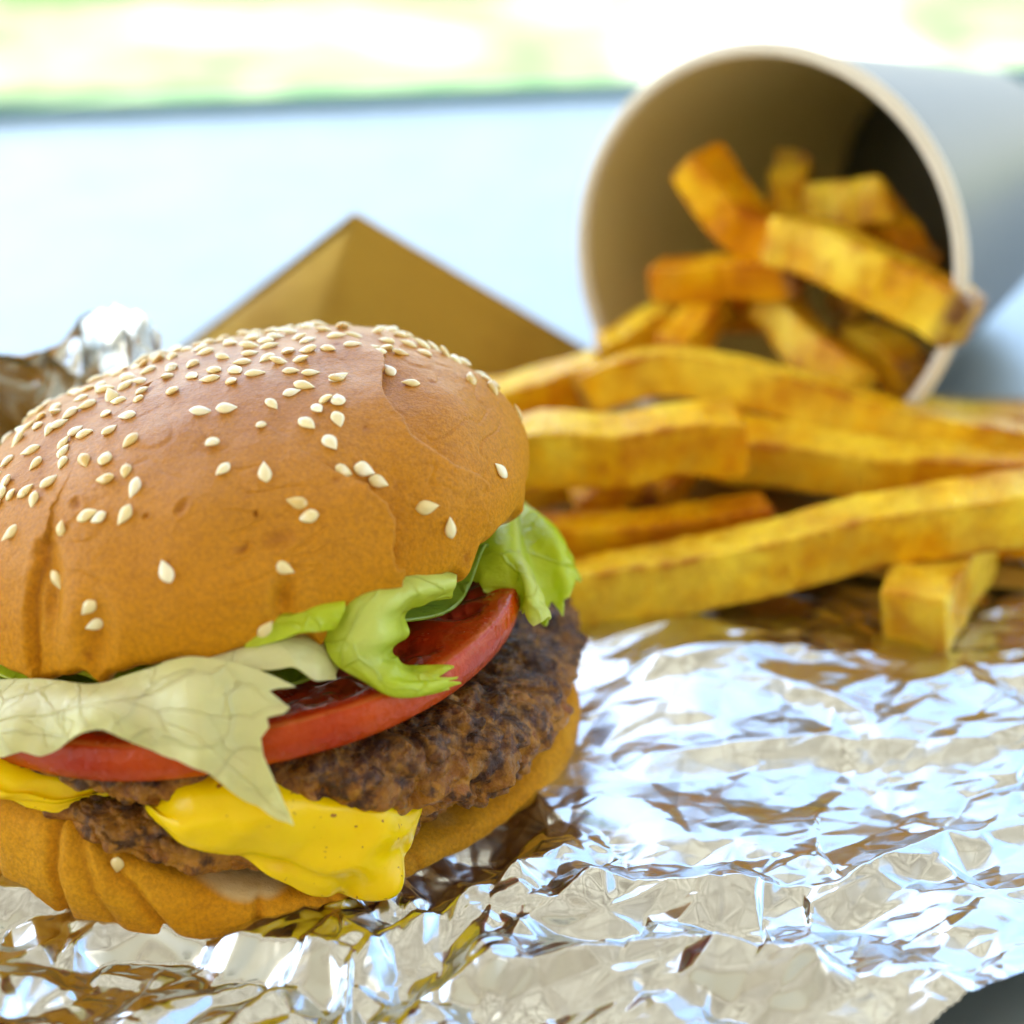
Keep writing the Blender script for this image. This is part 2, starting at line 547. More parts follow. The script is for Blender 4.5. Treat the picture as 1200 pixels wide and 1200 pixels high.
CRACK_LOW = [(39.266,0.355),(41.935,0.293),(42.101,0.216),(40.434,0.154),(40.1,0.098)]
CRACK_LEFT = [(-29.78,0.379),(-29.113,0.303),(-29.28,0.222),(-28.779,0.114),(-28.446,0.026)]
DENTS = [(-24.943,0.226),(-14.603,0.106),(18.753,0.11),(13.582,0.311)]
PITS = [(1.074,0.463),(12.415,0.309),(19.253,0.305),(-6.264,0.455),(-26.278,0.509),(-67.305,0.896),(16.251,0.407)]
RAG = [(25.3,0.3,1.2),(29.6,-0.1,4),(55.6,0.22,1.6),(82.8,0.2,2),(-15.1,0.16,1.2),(4.4,0.1,2),(-1.3,-0.06,6),(-27.8,0.12,5),(60.1,-0.12,1.6)]
LEAF_PALE = [[(-4.48,-1.57,2.47),(-2.86,-3.92,4.08),(-1.9,-4.52,4.44),(-1.07,-4.83,4.6),(-0.34,-4.94,4.9),(0.35,-4.94,5.09),(1.05,-5.04,5.04),(1.87,-5.12,4.7)],[(-3.76,-3.82,3.49),(-2.62,-4.84,4.25),(-1.79,-5.06,4.4),(-0.97,-5.44,4.71),(-0.25,-5.39,4.73),(0.5,-5.67,4.96),(1.15,-5.62,4.68),(1.92,-5.76,4.41)],[(-3.62,-4.43,3.37),(-2.56,-5.2,4.0),(-1.75,-5.37,4.15),(-0.96,-5.72,4.56),(-0.19,-5.7,4.39),(0.58,-6.02,4.49),(1.2,-5.96,4.04),(1.91,-6.06,3.78)],[(-3.6,-4.67,3.01),(-2.57,-5.36,3.61),(-1.76,-5.52,3.78),(-0.98,-5.85,4.32),(-0.17,-5.85,3.95),(0.63,-6.2,3.9),(1.22,-6.13,3.29),(1.88,-6.22,3.03)]]
LEAF_FRILL = [[(3.98,-0.01,4.46),(4.37,0.33,4.45),(4.78,0.76,4.41),(5.08,1.16,4.31),(5.17,1.72,4.08),(5.33,2.13,4.0),(5.18,2.64,3.7)],[(4.11,-0.68,4.47),(4.5,-0.47,4.43),(4.94,-0.53,4.55),(5.17,-0.37,4.42),(5.26,0.58,4.07),(5.57,1.11,4.23),(5.55,1.86,3.93)],[(4.22,-0.94,4.41),(4.55,-0.9,4.26),(5.02,-1.25,4.26),(5.34,-1.32,4.34),(5.4,-0.31,3.89),(5.9,0.14,4.09),(5.87,1.12,3.81)],[(4.31,-1.03,4.24),(4.62,-1.17,3.98),(5.11,-1.51,3.76),(5.5,-1.79,3.66),(5.7,-0.85,3.08),(6.1,-0.5,3.32),(6.06,0.85,3.3)]]
LEAF_CURL = [[(4.06,-1.94,5.14),(3.46,-2.96,5.62),(2.84,-3.62,5.64),(2.45,-4.01,5.48),(2.22,-4.26,5.11),(2.46,-4.53,4.74),(2.89,-4.68,4.44),(3.43,-4.62,4.26),(4.23,-3.97,3.91)],[(4.19,-2.55,5.23),(3.59,-3.41,5.61),(3.07,-3.95,5.65),(2.78,-4.28,5.49),(2.68,-4.46,5.21),(2.76,-4.64,4.9),(3.03,-4.71,4.58),(3.46,-4.66,4.44),(4.32,-4.02,4.15)],[(4.17,-3.02,5.26),(3.72,-3.63,5.48),(3.37,-3.96,5.47),(3.18,-4.24,5.34),(3.1,-4.36,5.09),(3.1,-4.42,4.82),(3.22,-4.46,4.6),(3.52,-4.35,4.44),(4.26,-3.86,4.19)],[(4.08,-2.88,4.99),(3.75,-3.3,5.09),(3.53,-3.47,5.03),(3.47,-3.53,4.82),(3.41,-3.59,4.61),(3.26,-3.79,4.46),(3.29,-3.9,4.38),(3.55,-3.87,4.29),(4.15,-3.61,4.09)]]
LEAF_STRIP = [[(-0.28,-4.39,4.74),(0.45,-4.38,4.95),(1.21,-4.23,5.07),(1.77,-4.03,5.0),(2.26,-3.89,4.73),(2.45,-3.89,4.46)],[(-0.07,-4.8,4.85),(0.64,-4.81,5.04),(1.33,-4.71,5.13),(1.83,-4.6,5.1),(2.25,-4.46,4.82),(2.44,-4.37,4.54)],[(0.15,-5.0,4.86),(0.79,-5.04,4.96),(1.42,-5.0,4.92),(1.86,-4.96,4.96),(2.15,-4.9,4.66),(2.43,-4.6,4.6)]]
LEAF_UNDER = [[(1.12,-4.36,5.5),(1.62,-4.2,5.56),(2.15,-4.07,5.63),(2.5,-3.98,5.58)],[(1.14,-4.61,5.33),(1.65,-4.51,5.51),(2.18,-4.39,5.58),(2.58,-4.28,5.58)],[(1.09,-4.73,5.1),(1.56,-4.7,5.24),(1.94,-4.66,5.36),(2.42,-4.43,5.28)]]
CHIPS = "thick cut chips spilled from the paper cup"

# ---------------------------------------------------------------- the place: terrace and shrubs, plus unseen canopy and wall added for the light
def box_mesh(name, x0, x1, y0, y1, z0, z1, bevel=.3):
    bm = bmesh.new()
    bmesh.ops.create_cube(bm, size=1)
    for v in bm.verts:
        v.co = Vector(((x0 + x1) / 2 + v.co.x * (x1 - x0), (y0 + y1) / 2 + v.co.y * (y1 - y0), (z0 + z1) / 2 + v.co.z * (z1 - z0))) * S
    if bevel:
        bmesh.ops.bevel(bm, geom=bm.edges[:], offset=bevel * S, segments=3, affect='EDGES', profile=.6)
    me = bpy.data.meshes.new(name)
    bm.to_mesh(me)
    bm.free()
    return me

g = 60
xs = np.sign(np.linspace(-1, 1, g)) * np.abs(np.linspace(-1, 1, g)) ** 3 * 20000
X, Y = np.meshgrid(xs, xs, indexing='ij')
Z = -75 + 1.2 * noise3(np.stack([X * .01, Y * .01, 0 * X], -1), 3)
o = link('terrace_ground', mesh('terrace_ground', np.stack([X, Y, Z], -1), grid_faces(g, g)), M_PAVE)
o['kind'] = 'structure'

gx_ = np.linspace(-700, 800, 40); gy_ = np.linspace(300, 900, 40)
X, Y = np.meshgrid(gx_, gy_, indexing='ij')
Z = -72.5 + 1.2 * noise3(np.stack([X * .01, Y * .01, 0 * X], -1), 3) + .8 * noise3(np.stack([X * .1, Y * .1, 0 * X], -1), 4)
o = link('lawn', mesh('lawn', np.stack([X, Y, Z], -1), grid_faces(40, 40)), M_LAWN)
o['kind'] = 'structure'
table_root = empty('table', (0, 0, 0))
tag(table_root, 'pale smooth table top that the foil, paper bag and cup lie on', 'table')
TZ = -.05
ya, yb = 40.2, 46.0                        # the far edge runs a little askew
def table_slab():
    bm = bmesh.new()
    def edge_y(x):
        return ya + (yb - ya) * (x + 14) / 39.5
    pts = [(-52, -40), (66, -32), (66, edge_y(66)), (-52, edge_y(-52))]
    lo = [bm.verts.new((x * S, y * S, (TZ - 2.4) * S)) for x, y in pts]
    hi = [bm.verts.new((x * S, y * S, TZ * S)) for x, y in pts]
    bm.faces.new(hi)
    bm.faces.new(lo[::-1])
    for k in range(4):
        bm.faces.new([lo[k], lo[(k + 1) % 4], hi[(k + 1) % 4], hi[k]])
    bmesh.ops.bevel(bm, geom=bm.edges[:], offset=.35 * S, segments=3, affect='EDGES', profile=.5)
    me = bpy.data.meshes.new('table_top')
    bm.to_mesh(me)
    bm.free()
    return me
link('table_top', table_slab(), M_TABLE, table_root)
def trim_bar():
    bm = bmesh.new()
    f = lambda x: ya + (yb - ya) * (x + 14) / 39.5
    q = [(-52, f(-52)), (66, f(66))]
    ring = []
    for x, y in q:
        ring.append([bm.verts.new((x * S, (y + dy) * S, (TZ + dz) * S)) for dy, dz in ((.03, -2.4), (.9, -2.4), (.9, .26), (.6, .36), (.03, .36))])
    for k in range(5):
        bm.faces.new([ring[0][k], ring[1][k], ring[1][(k + 1) % 5], ring[0][(k + 1) % 5]])
    bm.faces.new(ring[0][::-1]); bm.faces.new(ring[1])
    bmesh.ops.recalc_face_normals(bm, faces=bm.faces[:])
    me = bpy.data.meshes.new('edge_trim'); bm.to_mesh(me); bm.free()
    return me
link('edge_trim', trim_bar(), M_EDGE, table_root)
for x, y in ((-45, -30), (58, -24), (58, 44), (-45, 28)):
    link('leg', box_mesh('leg', x - 2, x + 2, y - 2, y + 2, -75, TZ - 2.4), M_EDGE, table_root)

# the awning is added out of view to keep the table in shade
n = 24
U, V = np.meshgrid(np.linspace(0, 1, n), np.linspace(0, 1, n), indexing='ij')
X = -340 + 620 * U
Y = -299 + 464 * V
Z = 255 - 14 * (1 - (2 * U - 1) ** 2) * (1 - (2 * V - 1) ** 2)
aw = link('added_awning', mesh('added_awning', np.stack([X, Y, Z], -1), grid_faces(n, n)), M_AWN)
aw['kind'] = 'structure'

wall = link('added_fill_wall', box_mesh('added_fill_wall', -520, 640, -330, -300, -76, 420, 2), M_WALL)  # unseen wall added behind the camera for warm bounce light
wall['kind'] = 'structure'

frame = empty('added_awning_frame', (-30, -80, 240))  # unseen beams added to break up the reflections in the foil
frame['kind'] = 'structure'
for k in range(12):
    x = -320 + 52 * k
    link('added_rafter', box_mesh('added_rafter', x - 6, x + 6, -218, 240, -14, -2, 1), M_BARK, frame)
for y in (-150, -60, 30, 120, 200):
    link('added_cross_beam', box_mesh('added_cross_beam', -330, 270, y - 5, y + 5, -24, -14.3, 1), M_BARK, frame)

def leaf_cloud(n, cx, cy, z0, h, r, size, seed):
    q = np.random.default_rng(seed)
    d = q.normal(size=(n, 3))
    d /= np.linalg.norm(d, axis=1)[:, None]
    rad = q.uniform(.35, 1, n) ** .6
    lump = 1 + .35 * noise3(d * 2.1 + seed, seed)
    c = d * (rad * lump)[:, None] * np.array([r, r, h / 2]) + np.array([cx, cy, z0 + h / 2])
    a = q.normal(size=(n, 3)); a /= np.linalg.norm(a, axis=1)[:, None]
    b = np.cross(a, q.normal(size=(n, 3))); b /= np.linalg.norm(b, axis=1)[:, None]
    sz = size * q.uniform(.6, 1.3, n)[:, None]
    v = np.stack([c - a * sz, c - b * sz * .45, c + a * sz, c + b * sz * .45], 1)
    return v.reshape(-1, 3), np.arange(4 * n).reshape(-1, 4)

shrubs = [(-100, 405, 24, 30, 'broad bright leafy shrub at the far left beyond the table'),
          (-52, 412, 20, 24, 'rounded yellow green shrub beyond the table above the left part of the bun'),
          (-8, 408, 24, 26, 'lime green shrub beyond the table behind the upright bag corner'),
          (104, 420, 22, 16, 'low green shrub beyond the table at the far right behind the cup')]
for k, (x, y, h, r, lab) in enumerate(shrubs):
    root = empty('shrub', (x, y, -75))
    tag(root, lab, 'shrub', 'shrubs beyond the table')
    v, f = leaf_cloud(2600, 0, 0, 2, h, r, 2.6, 40 + k)
    link('foliage', mesh('foliage', v, f, False), M_LEAF, root)
    vs, fs = [], []
    for j in range(5):
        a = j * 1.26 + k
        for (z, s) in ((-1, .9), (h * .3, .7), (h * .7, .35)):
            for t in range(5):
                b = t * 2 * PI / 5
                sp = 1 + z / h * r * .55
                vs.append((sp * math.cos(a) + s * math.cos(b), sp * math.sin(a) + s * math.sin(b), z))
        base = j * 15
        for lv in (0, 1):
            for t in range(5):
                fs.append((base + lv * 5 + t, base + lv * 5 + (t + 1) % 5, base + lv * 5 + 5 + (t + 1) % 5, base + lv * 5 + 5 + t))
    link('stem', mesh('stem', vs, fs), M_BARK, root)

# ---------------------------------------------------------------- foil sheet
def facets(x, y, cell, seed, ang=0., stretch=1., jit=.42):
    """piecewise flat random creases: heights on a jittered lattice, flat triangles between"""
    ca, sa = math.cos(ang), math.sin(ang)
    px = (x * ca + y * sa) / (cell * stretch)
    py = (-x * sa + y * ca) / cell
    q = np.random.default_rng(seed)
    x0, y0 = int(np.floor(px.min())) - 2, int(np.floor(py.min())) - 2
    nx, ny = int(np.ceil(px.max())) - x0 + 3, int(np.ceil(py.max())) - y0 + 3
    gx = np.arange(nx)[:, None] + x0 + q.uniform(-jit, jit, (nx, ny))
    gy = np.arange(ny)[None, :] + y0 + q.uniform(-jit, jit, (nx, ny))
    gz = q.uniform(-1, 1, (nx, ny))
    flip = q.random((nx, ny)) < .5
    out = np.zeros_like(px)
    ci, cj = np.floor(px).astype(int) - x0, np.floor(py).astype(int) - y0
    done = np.zeros(px.shape, bool)
    for di in (0, -1, 1):
        for dj in (0, -1, 1):
            i, j = np.clip(ci + di, 0, nx - 2), np.clip(cj + dj, 0, ny - 2)
            P = [(gx[i, j], gy[i, j], gz[i, j]), (gx[i + 1, j], gy[i + 1, j], gz[i + 1, j]),
                 (gx[i + 1, j + 1], gy[i + 1, j + 1], gz[i + 1, j + 1]), (gx[i, j + 1], gy[i, j + 1], gz[i, j + 1])]
            fl = flip[i, j]
            for t in (0, 1):
                tris = ((0, 1, 2), (0, 2, 3)) if t == 0 else ((0, 1, 3), (1, 2, 3))
                use = fl if t == 0 else ~fl
                for A, B, C in tris:
                    ax, ay, az = P[A]; bx, by, bz = P[B]; cx, cy, cz = P[C]
                    det = (by - cy) * (ax - cx) + (cx - bx) * (ay - cy)
                    det = np.where(np.abs(det) < 1e-9, 1e-9, det)
                    l1 = ((by - cy) * (px - cx) + (cx - bx) * (py - cy)) / det
                    l2 = ((cy - ay) * (px - cx) + (ax - cx) * (py - cy)) / det
                    l3 = 1 - l1 - l2
                    m = use & ~done & (l1 >= -1e-6) & (l2 >= -1e-6) & (l3 >= -1e-6)
                    if m.any():
                        out[m] = (l1 * az + l2 * bz + l3 * cz)[m]
                        done |= m
    return out

def foil_height(X, Y):
    p2 = np.stack([X, Y, 0 * X], -1)
    wx = X + .6 * noise3(p2 * .22, 21) + .05 * noise3(p2 * .8, 23)
    wy = Y + .6 * noise3(p2 * .22, 22) + .05 * noise3(p2 * .8, 24)
    calm = smooth(-.15, .35, noise3(p2 * .16 + 5.2, 31))                 # smoother stretches
    rb = np.hypot(X, Y)
    near = np.exp(-np.clip(rb - 5.8, 0, 9) / 2.2)
    z = .40 * facets(wx, wy, 3.2, 1, .5, 1.5)
    z = z + (.34 - .20 * calm) * facets(wx, wy, 1.30, 2, -.35, 1.8)
    z = z + (.15 - .08 * calm) * facets(wx, wy, .52, 3, .9, 1.5)
    z = z + (.030 - .018 * calm) * facets(X, Y, .24, 4, .2, 1.4)
    front = smooth(-3.2, -5.2, Y) * smooth(6.5, 3.5, X)
    z = z * (1 + .25 * near) + front * (.34 * facets(wx, wy, .95, 5, .3, 1.4) + .75 * facets(wx, wy, 1.9, 6, -.6, 1.3) + .13 * facets(X, Y, .42, 8, .8, 1.3))
    # long folds
    for pts, h, w in FOLDS:
        d, s = seg_dist(wx, wy, pts)
        z = z + h * np.clip(1 - d / w, 0, 1) ** 1.15
    # flat stretch to the right of the burger
    fl = np.exp(-(((X - 11.5) / 5.5) ** 2 + ((Y + .6) / 3.6) ** 2))
    z = z * (1 - .66 * fl) + .55 * np.exp(-((Y - 2.0) / 2.6) ** 2) * smooth(6.2, 8.6, X) + smooth(7, 9.5, X) * (.05 * facets(wx, wy, 1.15, 9, -.45, 1.6) + .016 * facets(X, Y, .5, 10, .5, 1.6))
    return z

FOLDS = [([(6.0, -3.6), (4.9, -4.9), (3.6, -5.9)], .50, .8),
         ([(6.4, -4.6), (8.2, -4.9), (10.4, -4.7), (12.5, -3.4)], .40, .7),
         ([(7.6, -1.2), (10.2, -.6), (13.5, -.9), (17, .4)], .26, .7),
         ([(8.0, 1.6), (11, 2.2), (15.5, 1.2)], .22, .7),
         ([(5.0, -6.8), (7.6, -6.2), (9.6, -6.9)], .5, .7)]
nx, ny = 880, 620
tx = np.linspace(0, 1, nx)
ty = np.linspace(0, 1, ny)
gx = -13 + 33 * tx
gy = -9.2 + 22.5 * ty
X, Y = np.meshgrid(gx, gy, indexing='ij')
Z = foil_height(X, Y)
rb = np.hypot(X, Y)
Z = Z * (.25 + .75 * smooth(4.6, 6.4, rb)) - .9 * (1 - smooth(3.2, 6.0, rb)) * 0
# the sheet stands up behind the burger on the left
lift = smooth(3.0, 9.0, Y) * smooth(1.0, -1.3, X)
top = 6.1 + .9 * np.exp(-((X + 2.0) / 1.3) ** 2) + .9 * noise3(np.stack([X * .45, 0 * X, 0 * X], -1), 51) + .5 * noise3(np.stack([X * 1.3, 0 * X, 0 * X], -1), 52)
Zup = top * lift
crump = .95 * facets(X, Y, 1.9, 55, .4, 1.2) + .38 * facets(X, Y, .8, 56, -.3, 1.3) + .12 * facets(X, Y, .35, 57)
Z0 = (.03 + np.abs(Z + .60)) * (1 - .6 * smooth(2.5, 6.0, Y) * smooth(3, 6, X))
Z0 = Z0 * (1 - .55 * np.exp(-((X - 13.2) / 2.2) ** 2 - ((Y - 3.2) / 2.2) ** 2))
Zf = np.where(rb < 5.6, np.minimum(Z0, .16 + .6 * smooth(4.9, 5.8, rb)), Z0) + Zup
Yf = Y - 2.6 * lift + crump * smooth(.15, .7, lift)
# cut the sheet along a ragged diagonal at the lower right and a ragged back edge
cut = (X - 11.3) * (-.9) + (Y + 7.1) * 1.5
keep = (cut / 1.75 + .7) > .25 * noise3(np.stack([X, Y, 0 * X], -1) * .7, 61)
keep &= Y < 9.6 + .7 * noise3(np.stack([X, Y * 0, 0 * X], -1) * .6, 62) + .3 * noise3(np.stack([X, Y * 0, 0 * X], -1) * 2, 63)
keep &= (lift < .88 + .05 * noise3(np.stack([X, 0 * X, 0 * X], -1) * 1.1, 64)) | (X > 3)
keep &= (X < -1.5) | (Y < 7.5)
P = np.stack([X, Yf, Zf], -1)
F = grid_faces(nx, ny)
F = F[keep.ravel()[F].all(1)]
used = np.unique(F)
remap = np.full(nx * ny, -1)
remap[used] = np.arange(len(used))
foil = link('foil_sheet', mesh('foil_sheet', P.reshape(-1, 3)[used], remap[F]), M_FOIL)
tag(foil, 'crumpled shiny aluminium foil spread under the burger', 'foil')
def foil_z(x, y):
    i = int(round((x + 13) / 33 * (nx - 1)))
    j = int(round((y + 9.2) / 22.5 * (ny - 1)))
    return float(Zf[min(max(i, 0), nx - 1), min(max(j, 0), ny - 1)])

# ---------------------------------------------------------------- brown paper bag under the chips
bag = empty('paper_bag', (10, 9, 0))
tag(bag, 'brown paper bag lying flat under the chips with one folded corner standing up', 'paper bag')
n, k = 90, 70
U, V = np.meshgrid(np.linspace(0, 1, n), np.linspace(0, 1, k), indexing='ij')
X = 4.2 + 18 * U - 1.2 * V
Y = 7.2 + 9.6 * V - 3.0 * U
pp = np.stack([X, Y, 0 * X], -1)
Z = .30 + .22 * facets(X, Y, 2.6, 71, .3, 1.5) + .08 * noise3(pp * .8, 72) + .9 * (1 - smooth(0, .12, V)) * 0
b = link('flat_panel', mesh('flat_panel', np.stack([X, Y, Z + .12], -1), grid_faces(n, k), offset=(10, 9, 0)), M_KRAFT, bag)
md = b.modifiers.new('thickness', 'SOLIDIFY'); md.thickness = .05 * S
def panel(name, A, B, C, D, bulge, seed):
    """a creased paper panel: A-B along the top, D-C along the bottom"""
    n = 40
    U, V = np.meshgrid(np.linspace(0, 1, n), np.linspace(0, 1, n), indexing='ij')
    A, B, C, D = (np.array(q, float) for q in (A, B, C, D))
    P = (A * (1 - U[..., None]) + B * U[..., None]) * (1 - V[..., None]) + (D * (1 - U[..., None]) + C * U[..., None]) * V[..., None]
    nn = np.cross(B - A, D - A); nn /= np.linalg.norm(nn)
    bl = bulge * np.sin(PI * U) * np.sin(PI * V) + .12 * noise3(P * .6, seed) * np.minimum(1, 8 * U * (1 - U)) * np.minimum(1, 8 * V * (1 - V))
    o = link(name, mesh(name, P + bl[..., None] * nn, grid_faces(n, n), offset=(10, 9, 0)), M_KRAFT, bag)
    md = o.modifiers.new('thickness', 'SOLIDIFY'); md.thickness = .045 * S
    return o
pk = (1.38, 14, 5.41); cb = (-.6, 12.3, .1)
panel('front_panel', pk, (7.3, 14.6, 1.45), (7.3, 13.6, .1), cb, -.25, 81)
panel('side_panel', (-3.4, 15.6, 1.0), (1.33, 14.0, 5.1), cb, (-3.4, 14.6, .1), -.1, 82)
panel('back_panel', (7.3, 14.7, 1.4), (1.40, 14.1, 5.36), (2.0, 18.2, .1), (8.0, 16.4, .1), .2, 83)
panel('back_panel', (1.36, 14.1, 5.36), (-3.4, 15.7, 1.15), (-2.6, 17.6, .1), (2.0, 18.2, .1), .15, 84)

# ---------------------------------------------------------------- paper cup on its side
R, PSI, TAU = 4.77, .572, .134
mouth = Vector((10.67, 11.57, R * math.cos(TAU) + .42))
ax = Vector((math.sin(PSI) * math.cos(TAU), math.cos(PSI) * math.cos(TAU), -math.sin(TAU)))
hx = Vector((math.cos(PSI), -math.sin(PSI), 0))
vx = ax.cross(hx)
if vx.z < 0:
    vx = -vx
cup = empty('paper_cup', mouth)
tag(cup, 'white paper cup lying on its side with chips spilling out of its mouth', 'cup')
cup_c = np.array(mouth)
def lathe(name, prof, mat, seg=128):
    """prof: list of (distance along the cup's axis, radius)"""
    t = np.linspace(0, 2 * PI, seg, endpoint=False)
    pr = np.array(prof)
    dirs = np.cos(t)[:, None] * np.array(hx) + np.sin(t)[:, None] * np.array(vx)
    P = cup_c + pr[:, None, 0:1] * np.array(ax) + pr[:, None, 1:2] * dirs[None]
    return link(name, mesh(name, P, grid_faces(len(pr), seg, wrap_m=True), offset=cup_c), mat, cup)
L, Rb = 13.0, 3.15
tp = lambda d: R - .12 - (R - .12 - Rb) * d / L
wall = [(d, tp(d) - .05) for d in np.linspace(.05, L - .9, 30)]
outer = [(d, tp(d)) for d in np.linspace(L, .05, 30)]
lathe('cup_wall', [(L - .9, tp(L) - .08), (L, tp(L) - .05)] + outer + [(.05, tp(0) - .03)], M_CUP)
lathe('inner_wall', wall, M_CUP_INSIDE)
lathe('rim', [(.16 * math.sin(a), R - .13 + .17 * math.cos(a)) for a in np.linspace(0, 2 * PI, 17)], M_RIM)
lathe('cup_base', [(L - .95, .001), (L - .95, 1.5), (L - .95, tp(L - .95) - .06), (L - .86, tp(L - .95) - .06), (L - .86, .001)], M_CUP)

# ---------------------------------------------------------------- chips
def chip(pts, w, h, label, seed, skin=(0, 0), twist=0., roll=0., taper=(1, 1), group=CHIPS):
    """a hand-cut potato chip along a bent centre line (cm)"""
    pts = np.array(pts, float)
    if len(pts) == 2:
        pts = np.stack([pts[0], pts.mean(0), pts[1]])
    q = np.random.default_rng(seed)
    n = 64
    t = np.linspace(0, 1, n)
    t = t + .0 * t
    c = catmull(pts, t * (len(pts) - 1))
    c = c + .14 * np.stack([noise3(np.stack([t * 3 + 9 * k, t * 0 + seed, t * 0], -1), seed + k) for k in range(3)], -1)
    tan = np.gradient(c, axis=0)
    tan /= np.linalg.norm(tan, axis=1)[:, None]
    side = np.cross(tan, [0, 0, 1.]); side /= np.linalg.norm(side, axis=1)[:, None]
    upv = np.cross(side, tan)
    m = 44
    a = np.linspace(0, 2 * PI, m, endpoint=False) + PI / 4
    e = .15                                                          # rounded-square cross-section
    ca, sa = np.sign(np.cos(a)) * np.abs(np.cos(a)) ** e, np.sign(np.sin(a)) * np.abs(np.sin(a)) ** e
    corner = np.clip((np.hypot(ca, sa) - 1.0) / .36, 0, 1)
    ln = np.linalg.norm(pts[-1] - pts[0])
    endd = np.minimum(t, 1 - t) * ln
    cap = np.clip(1 - (1 - np.clip(endd / .16, 0, 1)) ** 2, 0, 1) ** .5
    cap = .86 + .14 * cap
    w, h = w * .80, h * .80
    wid = (taper[0] + (taper[1] - taper[0]) * t) * (1 + .10 * noise3(np.stack([t * 2.5, t * 0 + seed, t * 0 + 4], -1), seed))
    ang = roll + twist * (t - .5)
    X = ca[None] * w / 2 * wid[:, None] * cap[:, None]
    Y = sa[None] * h / 2 * wid[:, None] * cap[:, None]
    X, Y = X * np.cos(ang)[:, None] - Y * np.sin(ang)[:, None], X * np.sin(ang)[:, None] + Y * np.cos(ang)[:, None]
    P = c[:, None] + X[..., None] * side[:, None] + Y[..., None] * upv[:, None]
    ed = np.repeat(corner[None], n, 0)
    ed = np.maximum(ed, (1 - smooth(0, .35, endd))[:, None] * .9)
    sk = np.zeros((n, m))
    if skin[0]:
        sk = np.maximum(sk, (1 - smooth(.15, .6, t * ln))[:, None] + 0 * sk)
    if skin[1]:
        sk = np.maximum(sk, (1 - smooth(.15, .6, (1 - t) * ln))[:, None] + 0 * sk)
    # rounded end caps
    def cap_rings(i, sgn):
        rings = []
        for f, off in ((.80, .05), (.45, .075), (.001, .085)):
            cc = c[i]
            rings.append(cc + (P[i] - cc) * f + sgn * tan[i] * off)
        return rings
    first = cap_rings(0, -1)[::-1]
    last = cap_rings(n - 1, 1)
    P = np.concatenate([np.stack(first), P, np.stack(last)])
    ed = np.concatenate([np.repeat(ed[:1] * .6, 3, 0), ed, np.repeat(ed[-1:] * .6, 3, 0)])
    sk = np.concatenate([np.repeat(sk[:1], 3, 0), sk, np.repeat(sk[-1:], 3, 0)])
    tip = np.repeat((1 - smooth(.03, .16, np.concatenate([[0, 0, 0], endd, [0, 0, 0]])))[:, None], m, 1) * np.clip(.55 + noise3(P * 1.6 + seed, seed + 8), 0, 1)
    ctr = np.concatenate([np.repeat(c[:1], 3, 0), c, np.repeat(c[-1:], 3, 0)])[:, None]
    d = P - ctr
    dn = d / np.maximum(np.linalg.norm(d, axis=-1, keepdims=True), 1e-3)
    P = P + dn * (.09 * fbm(P * 1.1 + seed, 3, seed) + .022 * noise3(P * 4.5, seed + 5))[..., None] * np.minimum(1, np.linalg.norm(d, axis=-1, keepdims=True) * 3)
    mid = c[n // 2]
    o = link('potato_chip', mesh('potato_chip', P, grid_faces(n + 6, m, wrap_m=True), attrs={'edge': ed, 'skin': sk, 'tip': tip}, offset=mid), M_FRY, loc=mid)
    tag(o, label, 'chip', group)
    return o
chip([(9.25, 13.3, 6.95), (9.85, 12.9, 6.15), (10.5, 12.5, 5.55), (11.2, 12.2, 5.25)], 1.4, 1.3, 'curved bright yellow chip rising highest on the left inside the cup', 1, twist=.5)
chip([(8.4, 12.7, 4.25), (10.1, 11.9, 4.60), (11.5, 11.3, 4.95)], 1.1, 1.1, 'short level chip with a brown end in the middle of the cup mouth', 2, (0, 1))
chip([(11.0, 11.9, 5.55), (12.4, 10.8, 5.45), (13.6, 9.8, 5.12), (14.75, 8.9, 4.72)], 1.6, 1.5, 'thick brown ended chip poking out over the right rim of the cup', 3, (0, 1), roll=.25)
chip([(12.0, 13.6, 5.6), (12.9, 13.1, 5.85), (13.7, 12.8, 6.15)], 1.3, 1.4, 'chunky pale chip end showing at the upper right inside the cup', 4, roll=.5)
chip([(11.75, 14.8, 6.5), (11.4, 13.5, 5.3)], 1.1, 1.1, 'shaded brown chip leaning at the back of the cup behind the curved one', 5, (1, 0))
chip([(13.4, 13.6, 5.7), (14.4, 12.0, 4.7)], 1.1, 1.0, 'dark shaded chip against the right inner wall of the cup', 6, (0, 1))
chip([(7.2, 12.3, 2.5), (8.7, 12.7, 3.15), (10.3, 13.4, 3.5)], 1.1, 1.2, 'chip lying across the lower left rim of the cup mouth', 7)
chip([(8.7, 10.9, 3.1), (9.5, 12.0, 3.6), (10.0, 13.2, 3.8)], 1.0, 1.1, 'orange edged chip pointing out of the lower left of the cup', 8)
chip([(10.9, 12.3, 3.9), (11.8, 10.8, 3.4), (12.8, 9.6, 2.9)], 1.2, 1.15, 'pale chip sloping down out of the middle of the cup', 9, roll=.4)
chip([(12.7, 12.0, 3.3), (14.2, 10.0, 2.9)], 1.2, 1.1, 'shaded brown chip at the lower right of the cup mouth', 10, (1, 1))
chip([(6.75, 9.6, 2.75), (7.6, 9.35, 3.25), (8.7, 9.2, 3.50), (10.6, 8.8, 3.30), (12.8, 8.4, 2.72), (14.8, 8.1, 2.35), (17.2, 7.9, 2.1)], 1.3, 1.2, 'long orange chip arching in front of the cup with a dark left tip', 11, (1, 0), roll=.2)
chip([(4.7, 6.7, 2.75), (7.2, 6.6, 2.95), (9.85, 6.7, 3.1)], 1.55, 1.55, 'blunt pale chip with a red brown cut end beside the bun', 12)
